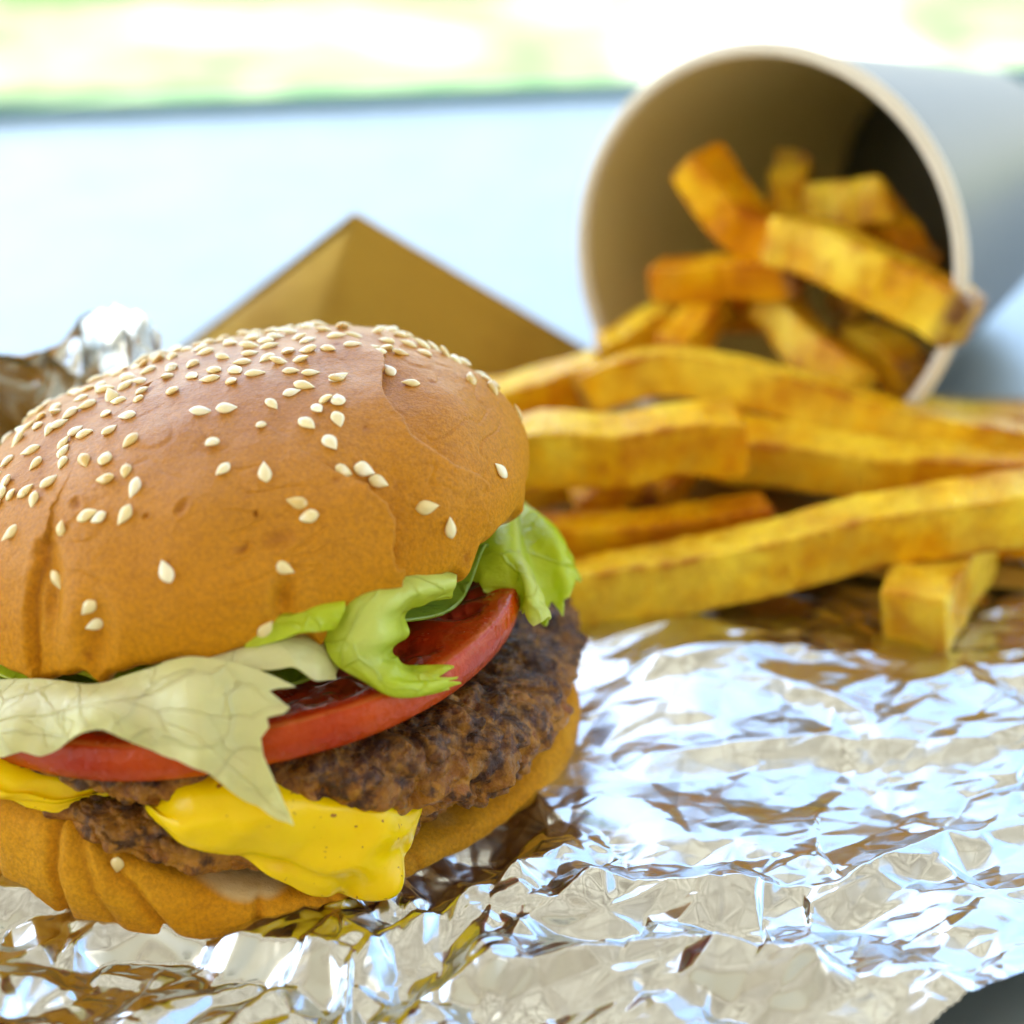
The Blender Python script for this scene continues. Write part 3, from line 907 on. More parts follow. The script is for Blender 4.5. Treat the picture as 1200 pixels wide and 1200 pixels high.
chip([(9.4, 7.9, 2.3), (12.3, 7.4, 2.1), (14.5, 7.2, 2.0), (17.0, 7.0, 2.0)], 1.55, 1.4, 'broad yellow chip lying between the orange chip and the long front chip', 13, twist=.3)
chip([(5.6, 5.9, 1.10), (7.9, 5.9, 1.25), (10.4, 6.3, 1.45)], 1.15, 1.1, 'low orange chip lying behind the long front chip', 14)
chip([(6.1, 4.1, .75), (7.8, 4.2, 1.02), (10.7, 4.5, 1.70), (13.2, 4.6, 2.24), (17.2, 4.8, 2.85)], 1.45, 1.50, 'longest chip in front, running from the lettuce up to the right', 15, twist=-.3, roll=.05)
chip([(12.8, 2.7, 1.0), (13.6, 4.2, 1.05), (14.5, 5.9, 1.15)], 1.66, 1.66, 'short square chip pointing at the viewer on the foil', 16, roll=.12)
chip([(4.0, 9.4, 2.3), (5.8, 9.8, 2.75), (7.1, 10.1, 3.0)], 1.25, 1.2, 'blurred chip behind the bun in front of the upright bag corner', 17)
chip([(6.5, 7.2, 1.2), (7.7, 7.8, 1.75)], 1.1, 1.0, 'short stub under the blunt pale chip', 18)
chip([(8.0, 7.4, 1.15), (9.0, 8.8, 1.8)], 1.1, 1.0, 'small shaded chip end under the blunt pale chip, nearer the cup', 19, (1, 1))
chip([(9.6, 9.6, 1.3), (13.0, 9.2, 1.2), (15.6, 9.0, 1.2)], 1.3, 1.3, 'brown chip buried in shade under the arching orange chip', 20, (0, 1))
chip([(5.0, 8.4, 1.1), (8.4, 9.6, 1.5), (10.4, 10.2, 1.6)], 1.3, 1.3, 'shaded chip at the bottom of the pile under the cup mouth', 21)
chip([(11.6, 6.3, .95), (15.2, 6.6, .9), (17.5, 6.2, 1.0)], 1.2, 1.1, 'shaded chip on the bag under the broad yellow chip', 22, (1, 0))

chip([(10.1, 12.5, 3.95), (12.1, 14.6, 4.5)], 1.2, 1.1, 'shaded chip deep in the cup behind the pale sloping chip', 23)
chip([(12.5, 11.9, 4.1), (13.9, 12.7, 4.9)], 1.2, 1.2, 'brown skinned chip under the thick brown ended chip at the right of the cup', 24, (1, 1))
chip([(9.0, 14.2, 3.0), (11.9, 13.2, 3.3)], 1.2, 1.2, 'shaded chip lying on the lower wall inside the cup', 25)
chip([(12.2, 9.9, 2.2), (14.6, 9.7, 2.0), (17.2, 9.3, 1.8)], 1.25, 1.2, 'brown chip under the right rim of the cup, behind the arching orange chip', 26, (1, 0))
chip([(13.8, 7.9, .95), (17.6, 8.6, 1.1)], 1.2, 1.2, 'shaded chip on the bag at the right edge below the broad yellow chip', 27)
chip([(6.2, 8.1, 1.9), (8.4, 8.3, 2.15), (10.4, 8.4, 2.1)], 1.15, 1.1, 'orange chip behind the blunt pale chip, half hidden in the heap', 28)
chip([(9.4, 5.4, .8), (11.6, 5.5, .85)], 1.0, .95, 'small brown chip end in the shade under the long front chip', 29, (1, 1))

# ---------------------------------------------------------------- the burger
burger = empty('hamburger', (0, 0, 0))
tag(burger, 'cheeseburger with sesame bun, lettuce, tomato and beef standing on foil', 'hamburger')

# crown
NB, NU = 1000, 300
deg = front_angles(NB)
u = np.concatenate([np.linspace(-1, 0, 26)[:-1], np.linspace(0, 1, NU) ** .92])
D, U = np.meshgrid(deg, u, indexing='ij')
x, y, z = bun_base(D, U)
B = BUN
nrm = np.stack([x, y, np.maximum(z, -.2) * 1.5 + .0], -1)
nrm /= np.linalg.norm(nrm, axis=-1, keepdims=True)
p = np.stack([x, y, z], -1)
disp = .17 * noise3(p * .30 + 3, 101) + .09 * noise3(p * .75, 102) + .022 * fbm(p * 2.2, 3, 103)
disp = disp + .30 * np.exp(-((D - 88) / 30) ** 2) * np.exp(-((np.clip(U, 0, 1) - .12) / .35) ** 2)
arc = 5.0                                                          # rim radius turns degrees into cm
sx, sy = np.radians(D) * arc * np.cos(np.clip(U, 0, 1) * PI / 2) ** .8, np.clip(U, 0, 1) * 5.6
def arc_pts(L, cu=None):
    return [(math.radians(d) * arc * math.cos(min(max(v, 0), 1) * PI / 2) ** .8, v * 5.6) for d, v in L]
pit = np.zeros_like(D)
rag0 = .10 * noise3(np.stack([sx * .9, 0 * sx, 0 * sx], -1), 105) + .11 * noise3(np.stack([sx * 2.3, 0 * sx, 0 * sx], -1), 106)
jitx = sx + .09 * noise3(p * 1.8, 111) + .03 * noise3(p * 6, 113)
jity = sy + .09 * noise3(p * 1.8, 112) + .03 * noise3(p * 6, 114)
for L, dep, w, step, fall in ((CRACK, .06, .04, .17, .55), (CRACK_LOW, .03, .05, .24, .5), (CRACK_LEFT, .12, .10, .08, .4)):
    dd_, side = seg_dist(jitx, jity, arc_pts(L))
    ends = arc_pts(L)
    fade = 1.0
    disp = disp - dep * np.exp(-(dd_ / w) ** 2) + step * side * np.exp(-dd_ / fall) * (1 - np.exp(-(dd_ / .06) ** 2))
    pit = np.maximum(pit, .35 * np.exp(-(dd_ / .03) ** 2))
for (d0, u0), (rx, ry, dep) in zip(DENTS, ((.18, .7, .2), (.24, .5, .22), (.16, .45, .22), (.7, .5, .12))):
    (cx_, cy_), = arc_pts([(d0, u0)])
    disp = disp - dep * np.exp(-((sx - cx_) / rx) ** 2 - ((sy - cy_) / ry) ** 2)
for k, (d0, u0) in enumerate(PITS):
    (cx_, cy_), = arc_pts([(d0, u0)])
    r_ = (.10, .09, .16, .05, .10, .09, .05)[k]
    dd_ = np.hypot((jitx - cx_) * (1, .8, .7, 1, 1, .7, 1)[k], jity - cy_) / r_
    disp = disp - .045 * np.exp(-dd_ ** 2) + .015 * np.exp(-((dd_ - 1.5) / .5) ** 2)
    pit = np.maximum(pit, .7 * np.exp(-dd_ ** 2) * (.6 + .4 * noise3(p * 9, 130)))
wd_, wi_ = worley(p * 1.7, 133)
small = np.exp(-(wd_ / .10) ** 2) * (wi_ > .55)
disp = disp - .022 * small
pit = np.maximum(pit, .55 * small)
wr = np.abs(noise3(np.stack([p[..., 0] * 1.1, p[..., 1] * 1.1, p[..., 2] * 3.2], -1), 134))
disp = disp - .020 * np.exp(-(wr / .06) ** 2) * smooth(0, .4, noise3(p * .6, 135))
# soft vertical folds near the rim
disp = disp + .17 * noise3(np.stack([sx * .75, sy * .12, 0 * sx], -1), 120) * np.exp(-np.clip(sy, 0, 9) / 1.3)
disp = disp * (1 - .6 * smooth(0, -1, U))
rag = rag0
for d0, dep, w in RAG:
    rag = rag - 1.4 * dep * np.exp(-((D - d0) / (w + .4)) ** 2)
low = np.exp(-np.clip(sy, 0, 9) / .42)
P = p + nrm * disp[..., None]
P[..., 2] += rag * low
P = bun_place(P[..., 0], P[..., 1], P[..., 2])
bake = np.clip(U, 0, 1) ** .9
crumb = smooth(-.35, -.85, U) * 1.0
top_bun = link('top_bun', mesh('top_bun', P, grid_faces(NB, len(u), wrap_n=True), attrs={'bake': bake, 'pit': pit, 'crumb': crumb}), M_CRUST, burger)
# underside of the crown
n = 120
inner = P[:, 0][np.linspace(0, NB, n, endpoint=False).astype(int)]
ctr = inner.mean(0)
rr = np.linspace(1, .001, 24)
Q = ctr + (inner[:, None] - ctr) * rr[None, :, None]
Q[..., 2] += .12 * fbm(Q * 1.5, 3, 140) * (1 - rr[None]) 
link('cut_face', mesh('cut_face', Q, grid_faces(n, 24, wrap_n=True), attrs={'bake': np.zeros(n * 24), 'pit': np.zeros(n * 24), 'crumb': np.ones(n * 24)}), M_CRUST, top_bun)

# sesame: one seed mesh in a few shapes, laid on the crust
def seed_mesh(k):
    q = np.random.default_rng(200 + k)
    n, m = 14, 12
    t = np.linspace(0, 1, n)
    a = np.linspace(0, 2 * PI, m, endpoint=False)
    w = np.sin(PI * t ** (1.32 + .1 * q.uniform(-1, 1))) ** .72 * .5
    w = np.maximum(w, .002)
    l = .335 * q.uniform(.92, 1.08)
    wd = .205 * q.uniform(.9, 1.12)
    bend = q.uniform(-.02, .02)
    X = (t - .5)[:, None] * l + 0 * a[None]
    Y = w[:, None] * wd * np.cos(a)[None] + bend * np.cos(PI * (t - .5))[:, None]
    Zs = w[:, None] * .105 * np.sin(a)[None]
    ridge = .010 * np.exp(-((Y) / .03) ** 2) * (np.sin(a)[None] > 0) * w[:, None]
    return mesh('sesame_seed', np.stack([X, Y, Zs + ridge], -1), grid_faces(n, m, wrap_m=True))
seed_meshes = [seed_mesh(k) for k in range(6)]
for me in seed_meshes:
    me.materials.append(M_SEED)
Pt = P
def nearest(d, uu):
    i = int(np.abs((deg - d + 180) % 360 - 180).argmin())
    j = int(np.abs(u - uu).argmin())
    return i, j
proto_seed = None
def put_seed(d, uu, ang, parent, grid=None, sink=.018):
    global proto_seed
    i, j = nearest(d, uu)
    j = min(max(j, 3), len(u) - 4)
    c = P[i, j]
    e1 = P[(i + 4) % NB, j] - P[(i - 4) % NB, j]
    e2 = P[i, j + 3] - P[i, j - 3]
    e1 /= np.linalg.norm(e1) + 1e-9
    nn = np.cross(e1, e2); nn /= np.linalg.norm(nn) + 1e-9
    if nn @ (c - ctr) < 0:
        nn = -nn
    e2 = np.cross(nn, e1)
    place_seed(c, e1, e2, nn, ang, parent, sink)
def place_seed(c, e1, e2, nn, ang, parent, sink=.018):
    global proto_seed
    a = math.radians(ang)
    fx = e1 * math.cos(a) + e2 * math.sin(a)
    tilt = rnd.gauss(0, .2)
    fx = fx * math.cos(tilt) + nn * math.sin(tilt)
    fx /= np.linalg.norm(fx)
    fy = np.cross(nn, fx); fy /= np.linalg.norm(fy)
    fz = np.cross(fx, fy)
    if proto_seed is None:
        o = bpy.data.objects.new('sesame_seed', seed_meshes[0])
        proto_seed = o
    else:
        o = proto_seed.copy()
        o.data = seed_meshes[rnd.randrange(6)]
    COL.objects.link(o)
    o.parent = parent
    sc = rnd.uniform(.90, 1.16)
    pos = c + nn * (.045 - sink - rnd.uniform(0, .010))
    o.matrix_local = Matrix(((fx[0] * sc, fy[0] * sc, fz[0] * sc, pos[0] * S), (fx[1] * sc, fy[1] * sc, fz[1] * sc, pos[1] * S),
                             (fx[2] * sc, fy[2] * sc, fz[2] * sc, pos[2] * S), (0, 0, 0, 1)))
for d, uu, a in SEEDS:
    put_seed(d, uu, a + (180 if rnd.random() < .5 else 0), top_bun)
taken = [(d, uu) for d, uu, a in SEEDS]
extra = 0
tries = 0
while extra < 120 and tries < 4000:                                 # the thick sprinkling on top and down the back
    tries += 1
    d = rnd.uniform(0, 360)
    uu = 1 - abs(rnd.gauss(0, .34))
    dl = (d + 180) % 360 - 180
    if uu < .25 or uu > .985:
        continue
    if -75 < dl < 92 and uu < .87:
        continue
    th = math.radians(dl)
    q = (math.sin(th) * (1 - uu) * 6, -math.cos(th) * (1 - uu) * 6)
    if any(math.hypot(q[0] - math.sin(math.radians(e)) * (1 - w) * 6, q[1] + math.cos(math.radians(e)) * (1 - w) * 6) < .20 for e, w in taken):
        continue
    taken.append((dl, uu))
    put_seed(dl, uu, rnd.uniform(0, 360), top_bun)
    extra += 1

# tomato
def tomato_slice():
    Rr, cx, cy, z0, axx, ayy, th_ = 4.95, .29, -.76, 2.88, .119, -.104, .66
    dg = front_angles(420)
    prof, skin, gel, edge = [], [], [], []
    for r in np.linspace(0, .95, 34): prof.append((r, th_)); skin.append(0); edge.append(0)
    prof.append((.975, th_ - .01)); skin.append(0); edge.append(.8)
    for k in np.linspace(0, 1, 14): prof.append((.985 + .018 * math.sin(k * PI), th_ - .03 - (th_ - .06) * k)); skin.append(1); edge.append(0)
    prof.append((.975, .01)); skin.append(0); edge.append(.7)
    for r in np.linspace(.95, .0, 16): prof.append((r, 0)); skin.append(0); edge.append(0)
    pr_ = np.array(prof)
    D, K = np.meshgrid(dg, np.arange(len(pr_)), indexing='ij')
    r = pr_[K.astype(int), 0] * Rr
    zz = pr_[K.astype(int), 1]
    wob = 1 + .014 * noise3(np.stack([np.cos(np.radians(D)) * 1.6, np.sin(np.radians(D)) * 1.6, 0 * D], -1), 150)
    X, Y = ring_xy(D, np.maximum(r, .001) * wob)
    p = np.stack([X, Y, zz], -1)
    top = (K < 35)
    a = np.radians(D)
    rn = r / Rr
    lob = smooth(.15, .45, np.abs(np.sin(2.5 * a + .4))) * smooth(.28, .40, rn) * smooth(.93, .84, rn)
    gl = lob * top
    zz = zz - .14 * gl + .16 * gl * np.clip(noise3(p * 2.6, 151) + .2, 0, 1) + .02 * fbm(p * 1.5, 3, 152)
    zz = zz + .05 * noise3(np.stack([X * .35, Y * .35, 0 * X], -1), 153)
    P = np.stack([X + cx, Y + cy, zz + z0 + axx * X + ayy * Y], -1)
    sk = np.array(skin)[K.astype(int)]
    ed = np.array(edge)[K.astype(int)] * (.65 + .35 * noise3(p * 1.2, 154).clip(-1, 1))
    return mesh('tomato_slice', P, grid_faces(420, len(pr_), wrap_n=True), attrs={'skin': sk, 'gel': gl, 'edge': ed})
link('tomato_slice', tomato_slice(), M_TOMATO, burger)
def tomato_plane(x, y):
    return 2.88 + .119 * (x - .29) - .104 * (y + .76)

# beef patties
def patty(name, seed, Rt, zt, zb, ztop_in, edge_pow=.55, nd=900, lump=.17, under_tomato=False):
    dg = front_angles(nd)
    t = np.concatenate([np.linspace(0, .3, 40, endpoint=False), np.linspace(.3, .74, 110, endpoint=False), np.linspace(.74, 1, 24)])
    D, T = np.meshgrid(dg, t, indexing='ij')
    R_ = table(dg, Rt)[:, None]
    ztp = table(dg, zt)[:, None]
    zbt = table(dg, zb)[:, None]
    phi = T * PI                                                    # 0 top centre, pi/2 edge, pi underside
    rr = R_ * np.abs(np.sin(phi)) ** edge_pow
    cz = np.cos(phi)
    zm, hh = (ztp + zbt) / 2, (ztp - zbt) / 2
    sz = np.sign(cz) * np.abs(cz) ** .65
    k = rr / R_
    zc = zm * smooth(.45, .97, k) + (1 - smooth(.45, .97, k)) * (ztop_in - .55)
    hc = hh * smooth(.45, .97, k) + (1 - smooth(.45, .97, k)) * .5
    X, Y = ring_xy(D, np.maximum(rr, .001))
    Z = zc + hc * sz
    p = np.stack([X, Y, Z], -1)
    nn = np.stack([X * np.sin(phi) / np.maximum(rr, .001), Y * np.sin(phi) / np.maximum(rr, .001), cz], -1)
    w = p + .35 * np.stack([noise3(p * 1.1, seed + k_) for k_ in (1, 2, 3)], -1)
    d1, _ = worley(w * 1.45, seed + 5)
    d2, _ = worley(w * 2.7, seed + 6)
    d3, _ = worley(w * 6.5, seed + 7)
    disp = lump * 2.1 * (.55 - d1) + .24 * (.55 - d2) + .055 * (.5 - d3) + .24 * noise3(p * .55, seed + 8)
    crack = np.abs(noise3(w * 1.5, seed + 9))
    disp = disp - .10 * np.exp(-(crack / .07) ** 2) * smooth(.1, .5, noise3(p * .7, seed + 10) + .3)
    P = p + nn * disp[..., None]
    if under_tomato:
        dt = np.hypot(P[..., 0] - .29, P[..., 1] + .76)
        cap_ = tomato_plane(P[..., 0], P[..., 1]) - .03 + 3 * smooth(4.7, 6.2, dt)
        P[..., 2] = np.minimum(P[..., 2], cap_)
    sear = np.clip(smooth(-.15, .75, sz + .35 * noise3(p * .9, seed + 11)) + .25 * smooth(.2, -.4, d2 - .45), 0, 1)
    return mesh(name, P, grid_faces(nd, len(t), wrap_n=True), attrs={'sear': sear})
up_R = [(-170, 5.6), (-90, 5.3), (-45, 5.25), (-10, 5.3), (10, 5.4), (25, 5.7), (41, 5.95), (55, 6.1), (78, 6.2), (95, 6.35), (120, 6.2), (150, 5.8)]
up_b = [(-170, 1.8), (-90, 2.3), (-40, 2.7), (-20, 2.6), (-6, 2.5), (8, 2.5), (25, 2.0), (41, 1.25), (55, .85), (68, .85), (78, 1.05), (90, 1.25), (120, 1.2), (150, 1.5)]
up_t = [(-170, 2.7), (-90, 2.5), (-60, 2.65), (-40, 2.95), (-20, 3.25), (0, 3.45), (25, 3.6), (45, 3.45), (60, 3.2), (75, 2.95), (90, 2.7), (120, 2.7), (150, 2.7)]
link('beef_patty', patty('beef_patty', 300, up_R, up_t, up_b, 2.75, under_tomato=True), M_PATTY, burger)
lo_R = [(-90, 5.2), (-30, 5.25), (-10, 5.5), (10, 5.55), (40, 5.2), (90, 5.2), (180, 5.2)]
lo_t = [(-90, 2.4), (-30, 2.65), (0, 2.55), (20, 2.4), (40, 1.9), (60, 1.4), (90, 1.2), (130, 1.6), (180, 1.8)]
lo_b = [(-90, 1.9), (-30, 2.1), (-9, 1.5), (2, 1.12), (20, .9), (40, .8), (60, .7), (90, .6), (130, .9), (180, 1.2)]
link('beef_patty', patty('beef_patty', 340, lo_R, lo_t, lo_b, 1.9, nd=700, lump=.13), M_PATTY, burger)

# cheese between the patties, hanging down the front
def cheese():
    dg = front_angles(640, -70, 70, .8)
    ze = [(-180, 2.0), (-90, 2.3), (-60, 2.3), (-50, 2.3), (-38, 2.42), (-27, 2.42), (-22, 2.25), (-17, 2.18), (-13, 2.42), (-10, 2.55), (-6, 2.5), (-3, 2.42), (0, 2.28), (5, 2.1), (9, 1.92), (13, 1.55), (16, 1.22), (20, .95), (24, .78), (29, .70), (33, .78), (36, 1.05), (39, 1.40), (42, 1.75), (46, 1.9), (52, 1.6), (60, 1.2), (90, .9), (130, 1.3)]
    zt = [(-180, 2.2), (-90, 2.5), (-55, 2.75), (-40, 3.05), (-28, 3.0), (-20, 2.72), (-12, 2.68), (-6, 2.72), (-2, 2.95), (3, 3.15), (9, 3.25), (14, 3.2), (20, 2.9), (25, 2.65), (30, 2.5), (36, 2.3), (42, 2.0), (46, 1.95), (60, 1.3), (90, 1.0), (130, 1.4)]
    ro = [(-180, 4.9), (-90, 4.9), (-60, 5.1), (-45, 5.6), (-30, 5.75), (-22, 5.55), (-17, 5.25), (-13, 4.7), (-8, 4.75), (-5.5, 5.3), (-3, 5.6), (2, 5.78), (10, 5.85), (20, 5.85), (30, 5.9), (37, 5.85), (42, 5.5), (46, 4.9), (60, 5.1), (120, 5)]
    E_, T_, R_ = table(dg, ze), table(dg, zt), table(dg, ro)
    n = len(dg)
    s = np.linspace(0, 1, 90)
    rows = []
    for k in range(n):
        e, t_, r_ = E_[k], T_[k], R_[k]
        th = .20
        outp = [(3.6, t_ - .05), (4.7, t_), (r_ - .28, t_ - .02), (r_ - .02, t_ - .22)]
        hang = max(t_ - e, .25)
        for f in (.40, .62, .82):
            outp.append((r_ + .10 * math.sin(PI * f) - .02 * f, t_ - hang * f))
        outp += [(r_ + .0, e + .06), (r_ - .09, e), (r_ - .17, e + .07)]
        inn = [(r_ - .20, t_ - hang * .75), (r_ - .22, t_ - hang * .45), (r_ - .32, t_ - .26), (4.7, t_ - .2), (3.6, t_ - .22)]
        q = np.array(outp + inn)
        rows.append(catmull(q, s * (len(q) - 1)))
    G = np.stack(rows)
    D = np.repeat(dg[:, None], len(s), 1)
    r, z = G[..., 0], G[..., 1]
    hang = (T_ - E_)[:, None]
    dn = np.clip((T_[:, None] - z) / np.maximum(hang, .3), 0, 1)
    lob = np.sin(np.radians(D * 9.5) + 2.2 * dn + 1.2 * noise3(np.stack([D * .03, dn, 0 * D], -1), 401))
    creas = np.abs(noise3(np.stack([D * .055 + .5 * dn, dn * .7, 0 * D], -1), 402))
    r = r + dn ** .8 * (.10 * lob - .17 * np.exp(-(creas / .10) ** 2)) + .34 * smooth(4.9, 5.5, r) * noise3(np.stack([D * .085, z * .9, 0 * D], -1), 403) + .08 * smooth(4.9, 5.5, r) * noise3(np.stack([D * .2, z * 2.2, 0 * D], -1), 405)
    X, Y = ring_xy(D, r)
    z = z + .05 * noise3(np.stack([D * .12, r * 0, 0 * D], -1), 404) * dn
    return mesh('cheese_slice', np.stack([X, Y, z], -1), grid_faces(n, len(s), wrap_n=True))
link('cheese_slice', cheese(), M_CHEESE, burger)

# heel of the bun
def bottom_bun():
    dg = front_angles(800)
    zt = [(-180, 1.5), (-90, 2.2), (-40, 2.4), (-29, 2.38), (-20, 2.2), (-9, 1.68), (2, 1.25), (11, 1.05), (18, .98), (30, .90), (42, .80), (55, .65), (66, .85), (78, 1.30), (95, 1.45), (130, 1.2)]
    rb = [(-180, 5.6), (-90, 5.7), (-40, 5.75), (-20, 5.7), (0, 5.65), (12, 5.7), (30, 5.5), (45, 5.3), (60, 5.6), (72, 6.1), (90, 6.4), (110, 6.05), (140, 5.8)]
    t = np.linspace(0, 1, 150)
    D, T = np.meshgrid(dg, t, indexing='ij')
    ztp, R_ = table(dg, zt)[:, None], table(dg, rb)[:, None]
    q = np.array([(0, .05, 0), (.70, .05, 0), (.90, .05, .0), (.955, .08, .03), (.985, .0, .22), (1.0, 0, .50), (.995, 0, .75), (.965, 0, .93), (.90, 0, 1.0), (.70, 0, 1.0), (0, 0, 1.0)])
    c = catmull(q, t * (len(q) - 1))
    r = c[None, :, 0] * R_
    z = c[None, :, 1] + c[None, :, 2] * ztp
    X, Y = ring_xy(D, np.maximum(r, .001))
    p = np.stack([X, Y, z], -1)
    side = smooth(.80, .96, c[None, :, 0]) + 0 * D
    arcx = np.radians(D) * 5.7
    w = arcx + .30 * z + .10 * noise3(p * 1.5, 501)
    disp = .13 * noise3(np.stack([arcx * .5, z * .5, 0 * z], -1), 502) + .05 * noise3(p * 1.3, 503) + .018 * fbm(p * 3, 3, 504)
    pit = np.zeros_like(D)
    crs = smooth(0, .4, side)
    for a0, sl, dep, wd in ((-20.5, .05, .20, .10), (-13.5, .35, .13, .12), (-6.5, .75, .22, .13), (12.2, -.2, .16, .09), (22, .2, .08, .1), (-33, .1, .1, .1), (40, .3, .06, .1)):
        lx = math.radians(a0) * 5.7 + sl * (1.0 - z)
        dd = arcx - lx + .06 * noise3(p * 2.2, 505)
        disp = disp - .7 * dep * np.exp(-(dd / wd) ** 2) + dep * .3 * np.exp(-((dd - wd * 2.6) / (wd * 2.2)) ** 2)
        pit = np.maximum(pit, .25 * np.exp(-(dd / .05) ** 2))
    lip = np.exp(-((D - 8) / 10) ** 2) * smooth(.75, 1.0, c[None, :, 2])
    nn = np.stack([X, Y, .35 * (z - .8) * 5], -1)
    nn /= np.maximum(np.linalg.norm(nn, axis=-1, keepdims=True), 1e-3)
    P = p + nn * (disp * side * (.3 + .7 * smooth(.0, .7, z)))[..., None]
    crumb = np.clip(smooth(.93, 1.02, c[None, :, 2] + .06 * noise3(p * 1.4, 506) + .10 * np.exp(-((D - 9) / 8) ** 2) - .06) * (T > .4), 0, 1)
    bake = np.clip(.05 + .35 * smooth(.5, 0, c[None, :, 2]) + 0 * D, 0, 1)
    P[..., 2] = np.maximum(P[..., 2], .05)
    return mesh('bottom_bun', P, grid_faces(800, 150, wrap_n=True), attrs={'bake': bake, 'pit': pit, 'crumb': crumb}), P, dg
me, PB, dgB = bottom_bun()
bun_low = link('bottom_bun', me, M_CRUST_LOW, burger)
i = int(np.abs(dgB + 10.5).argmin()); j = int(np.abs(PB[i, 60:120, 2] - 1.66).argmin()) + 60
nn = PB[i, j] * np.array([1, 1, 0]); nn /= np.linalg.norm(nn)
e1 = np.cross([0, 0, 1.], nn)
place_seed(PB[i, j] + nn * .03, e1, np.array([0, 0, 1.]), nn, 78, bun_low)

# lettuce
def leaf(name, net, mat, n, m, seed, frill=.06, thick=.05, umax=None, vmax=None, rib=None, ruf=None, veins=()):
    U, V = np.meshgrid(np.linspace(0, 1, n), np.linspace(0, 1, m), indexing='ij')
    if umax is not None:
        U = U * (1 - (1 - np.interp(V, [q[0] for q in umax], [q[1] for q in umax])) * smooth(.55, 1, U))
    if vmax is not None:
        V = V * (1 - (1 - np.interp(U, [q[0] for q in vmax], [q[1] for q in vmax])) * smooth(.5, 1, V))
    P = net_eval(net, U, V)
    e1 = np.gradient(P, axis=0); e2 = np.gradient(P, axis=1)
    nn = np.cross(e1, e2); nn /= np.maximum(np.linalg.norm(nn, axis=-1, keepdims=True), 1e-6)
    edge = smooth(.55, 1, V)
    d = .09 * noise3(P * .9, seed) + .06 * noise3(P * 2.1, seed + 1) * (.4 + edge) + frill * noise3(P * 3.2, seed + 2) * edge
    P = P + nn * d[..., None]
    if ruf is not None:
        P = P + nn * (ruf(U, V))[..., None]
    rb = np.zeros_like(U) if rib is None else rib(U, V)
    vn = np.zeros_like(U)
    jx = U * 4.6 + .10 * noise3(P * 1.3, seed + 3) + .03 * noise3(P * 5, seed + 4)
    jy = V * 2.2 + .10 * noise3(P * 1.3, seed + 5) + .03 * noise3(P * 5, seed + 6)
    for pts, wd, st in veins:
        dv, _ = seg_dist(jx, jy, [(q[0] * 4.6, q[1] * 2.2) for q in pts])
        vn = np.maximum(vn, st * np.exp(-(dv / wd) ** 2))
    P = P + nn * (.03 * vn)[..., None]
    o = link(name, mesh(name, P, grid_faces(n, m), attrs={'rib': rb, 'vein': vn}), mat, burger)
    md = o.modifiers.new('thickness', 'SOLIDIFY')
    md.thickness = thick * S
    md.offset = 0
    return o
lf = leaf('lettuce_leaf', LEAF_PALE, M_LETTUCE_PALE, 300, 140, 600, frill=.07, thick=.035, veins=[
          ([(0, .62), (.2, .52), (.4, .44), (.58, .30), (.72, .12)], .040, 1.), ([(.5, .36), (.60, .52), (.62, .70)], .025, .8),
          ([(.60, .50), (.74, .50), (.88, .40), (.97, .2)], .022, .75), ([(.62, .62), (.75, .74), (.88, .86), (.97, .97)], .022, .75),
          ([(.74, .50), (.80, .66), (.86, .70)], .016, .6), ([(.78, .48), (.80, .30), (.86, .16)], .016, .6), ([(.4, .44), (.48, .60), (.50, .8)], .018, .6),
          ([(.3, .48), (.36, .66), (.35, .82)], .018, .6), ([(.2, .52), (.26, .70), (.27, .9)], .018, .6), ([(.1, .57), (.14, .75), (.13, .95)], .018, .6),
          ([(.33, .46), (.40, .25), (.42, .05)], .016, .5), ([(.12, .55), (.2, .3), (.23, .05)], .016, .5), ([(.48, .6), (.56, .72), (.57, .86)], .013, .5)],
          umax=[(0, 1), (.08, .955), (.14, .93), (.20, .985), (.26, .97), (.34, .925), (.40, .93), (.5, .905), (.62, .91), (.8, .95), (1, 1.0)],
          vmax=[(0, .98), (.15, 1), (.20, .93), (.26, 1), (.31, .96), (.36, .90), (.45, .86), (.5, .9), (.56, .93), (.62, .96), (.7, .97), (.8, .985), (.88, .97), (.95, 1), (1, 1)],
          rib=lambda u, v: .5 * np.exp(-((v - .35 - .1 * u) / .22) ** 2) * (1 - smooth(.5, .8, u)))
lf['label'] = 'pale torn lettuce leaf with brown veins hanging over the tomato'
lf = leaf('lettuce_leaf', LEAF_FRILL, M_LETTUCE, 200, 130, 620, frill=.14, thick=.035,
          ruf=lambda u, v: .16 * np.sin(u * 17 + 2 * v) * smooth(.25, 1, v),
          vmax=[(k / 30, .93 + .07 * math.sin(k * 2.1) * math.cos(k * .7)) for k in range(31)],
          rib=lambda u, v: .55 * np.exp(-((u - .52) / .06) ** 2) + .6 * smooth(.9, 1, v))
lf['label'] = 'frilly light green lettuce leaf sticking out on the right'
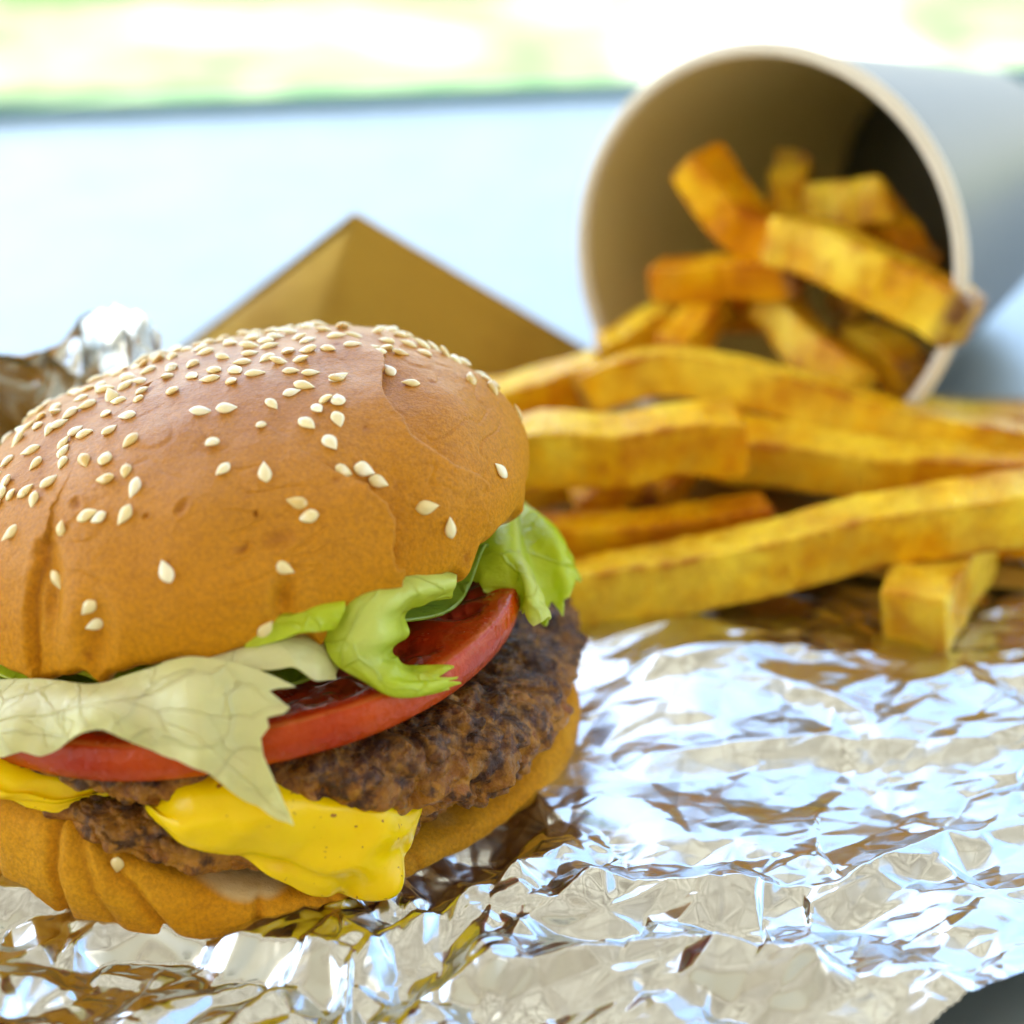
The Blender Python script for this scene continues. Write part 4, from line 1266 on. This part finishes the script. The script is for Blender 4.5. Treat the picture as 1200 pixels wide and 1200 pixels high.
lf = leaf('lettuce_leaf', LEAF_CURL, M_LETTUCE, 300, 100, 640, frill=.06, thick=.04,
          umax=[(0, .985), (.12, .96), (.2, 1), (.34, .955), (.46, .995), (.6, .95), (.74, .99), (.88, .95), (1, .97)],
          ruf=lambda u, v: .05 * np.sin(u * 23 + 4 * v) * smooth(.0, .4, u) + .05 * np.sin(v * 9) * smooth(.5, 1, u),
          rib=lambda u, v: .5 * np.exp(-((v - .5) / .3) ** 2) * smooth(.9, .5, u))
lf['label'] = 'curled light green lettuce leaf folded over the tomato edge'
lf = leaf('lettuce_leaf', LEAF_STRIP, M_LETTUCE_PALE, 120, 50, 660, frill=.05, thick=.03, veins=[([(0, .5), (.5, .4), (.95, .5)], .02, .5), ([(.5, .4), (.6, .8)], .015, .4)])
lf['label'] = 'small pale yellow lettuce tip between bun and tomato'
lf = leaf('lettuce_leaf', LEAF_UNDER, M_LETTUCE, 80, 50, 670, frill=.04, thick=.05)
lf['label'] = 'green lettuce fold tucked right under the bun rim'
# the leaves packed between tomato and crown
dg = np.linspace(0, 360, 300, endpoint=False)
rr = np.linspace(.6, 1, 40)
D, Q = np.meshgrid(dg, rr, indexing='ij')
Rl = table(dg, [(-180, 4.8), (-60, 4.55), (0, 4.55), (40, 4.6), (80, 4.7), (120, 4.8)])[:, None] * Q
for k, (f0, seed) in enumerate(((.30, 680), (.72, 690))):
    X, Y = ring_xy(D, Rl)
    lowz = tomato_plane(X, Y) + .72
    hiz = BUN['z'] + BUN['ax'] * X + BUN['ay'] * Y - .25
    w = np.sin(np.radians(D) * 11 + 3 * noise3(np.stack([X, Y, 0 * X], -1) * .3, seed)) * Q ** 3
    Z = lowz + (hiz - lowz) * np.clip(f0 + .22 * w + .12 * noise3(np.stack([X, Y, 0 * X], -1) * .8, seed + 1), .05, .98)
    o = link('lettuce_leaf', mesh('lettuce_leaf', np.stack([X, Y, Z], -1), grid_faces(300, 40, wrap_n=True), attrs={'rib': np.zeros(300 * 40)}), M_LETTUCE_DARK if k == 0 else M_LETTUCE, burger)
    md = o.modifiers.new('thickness', 'SOLIDIFY'); md.thickness = .05 * S; md.offset = 0
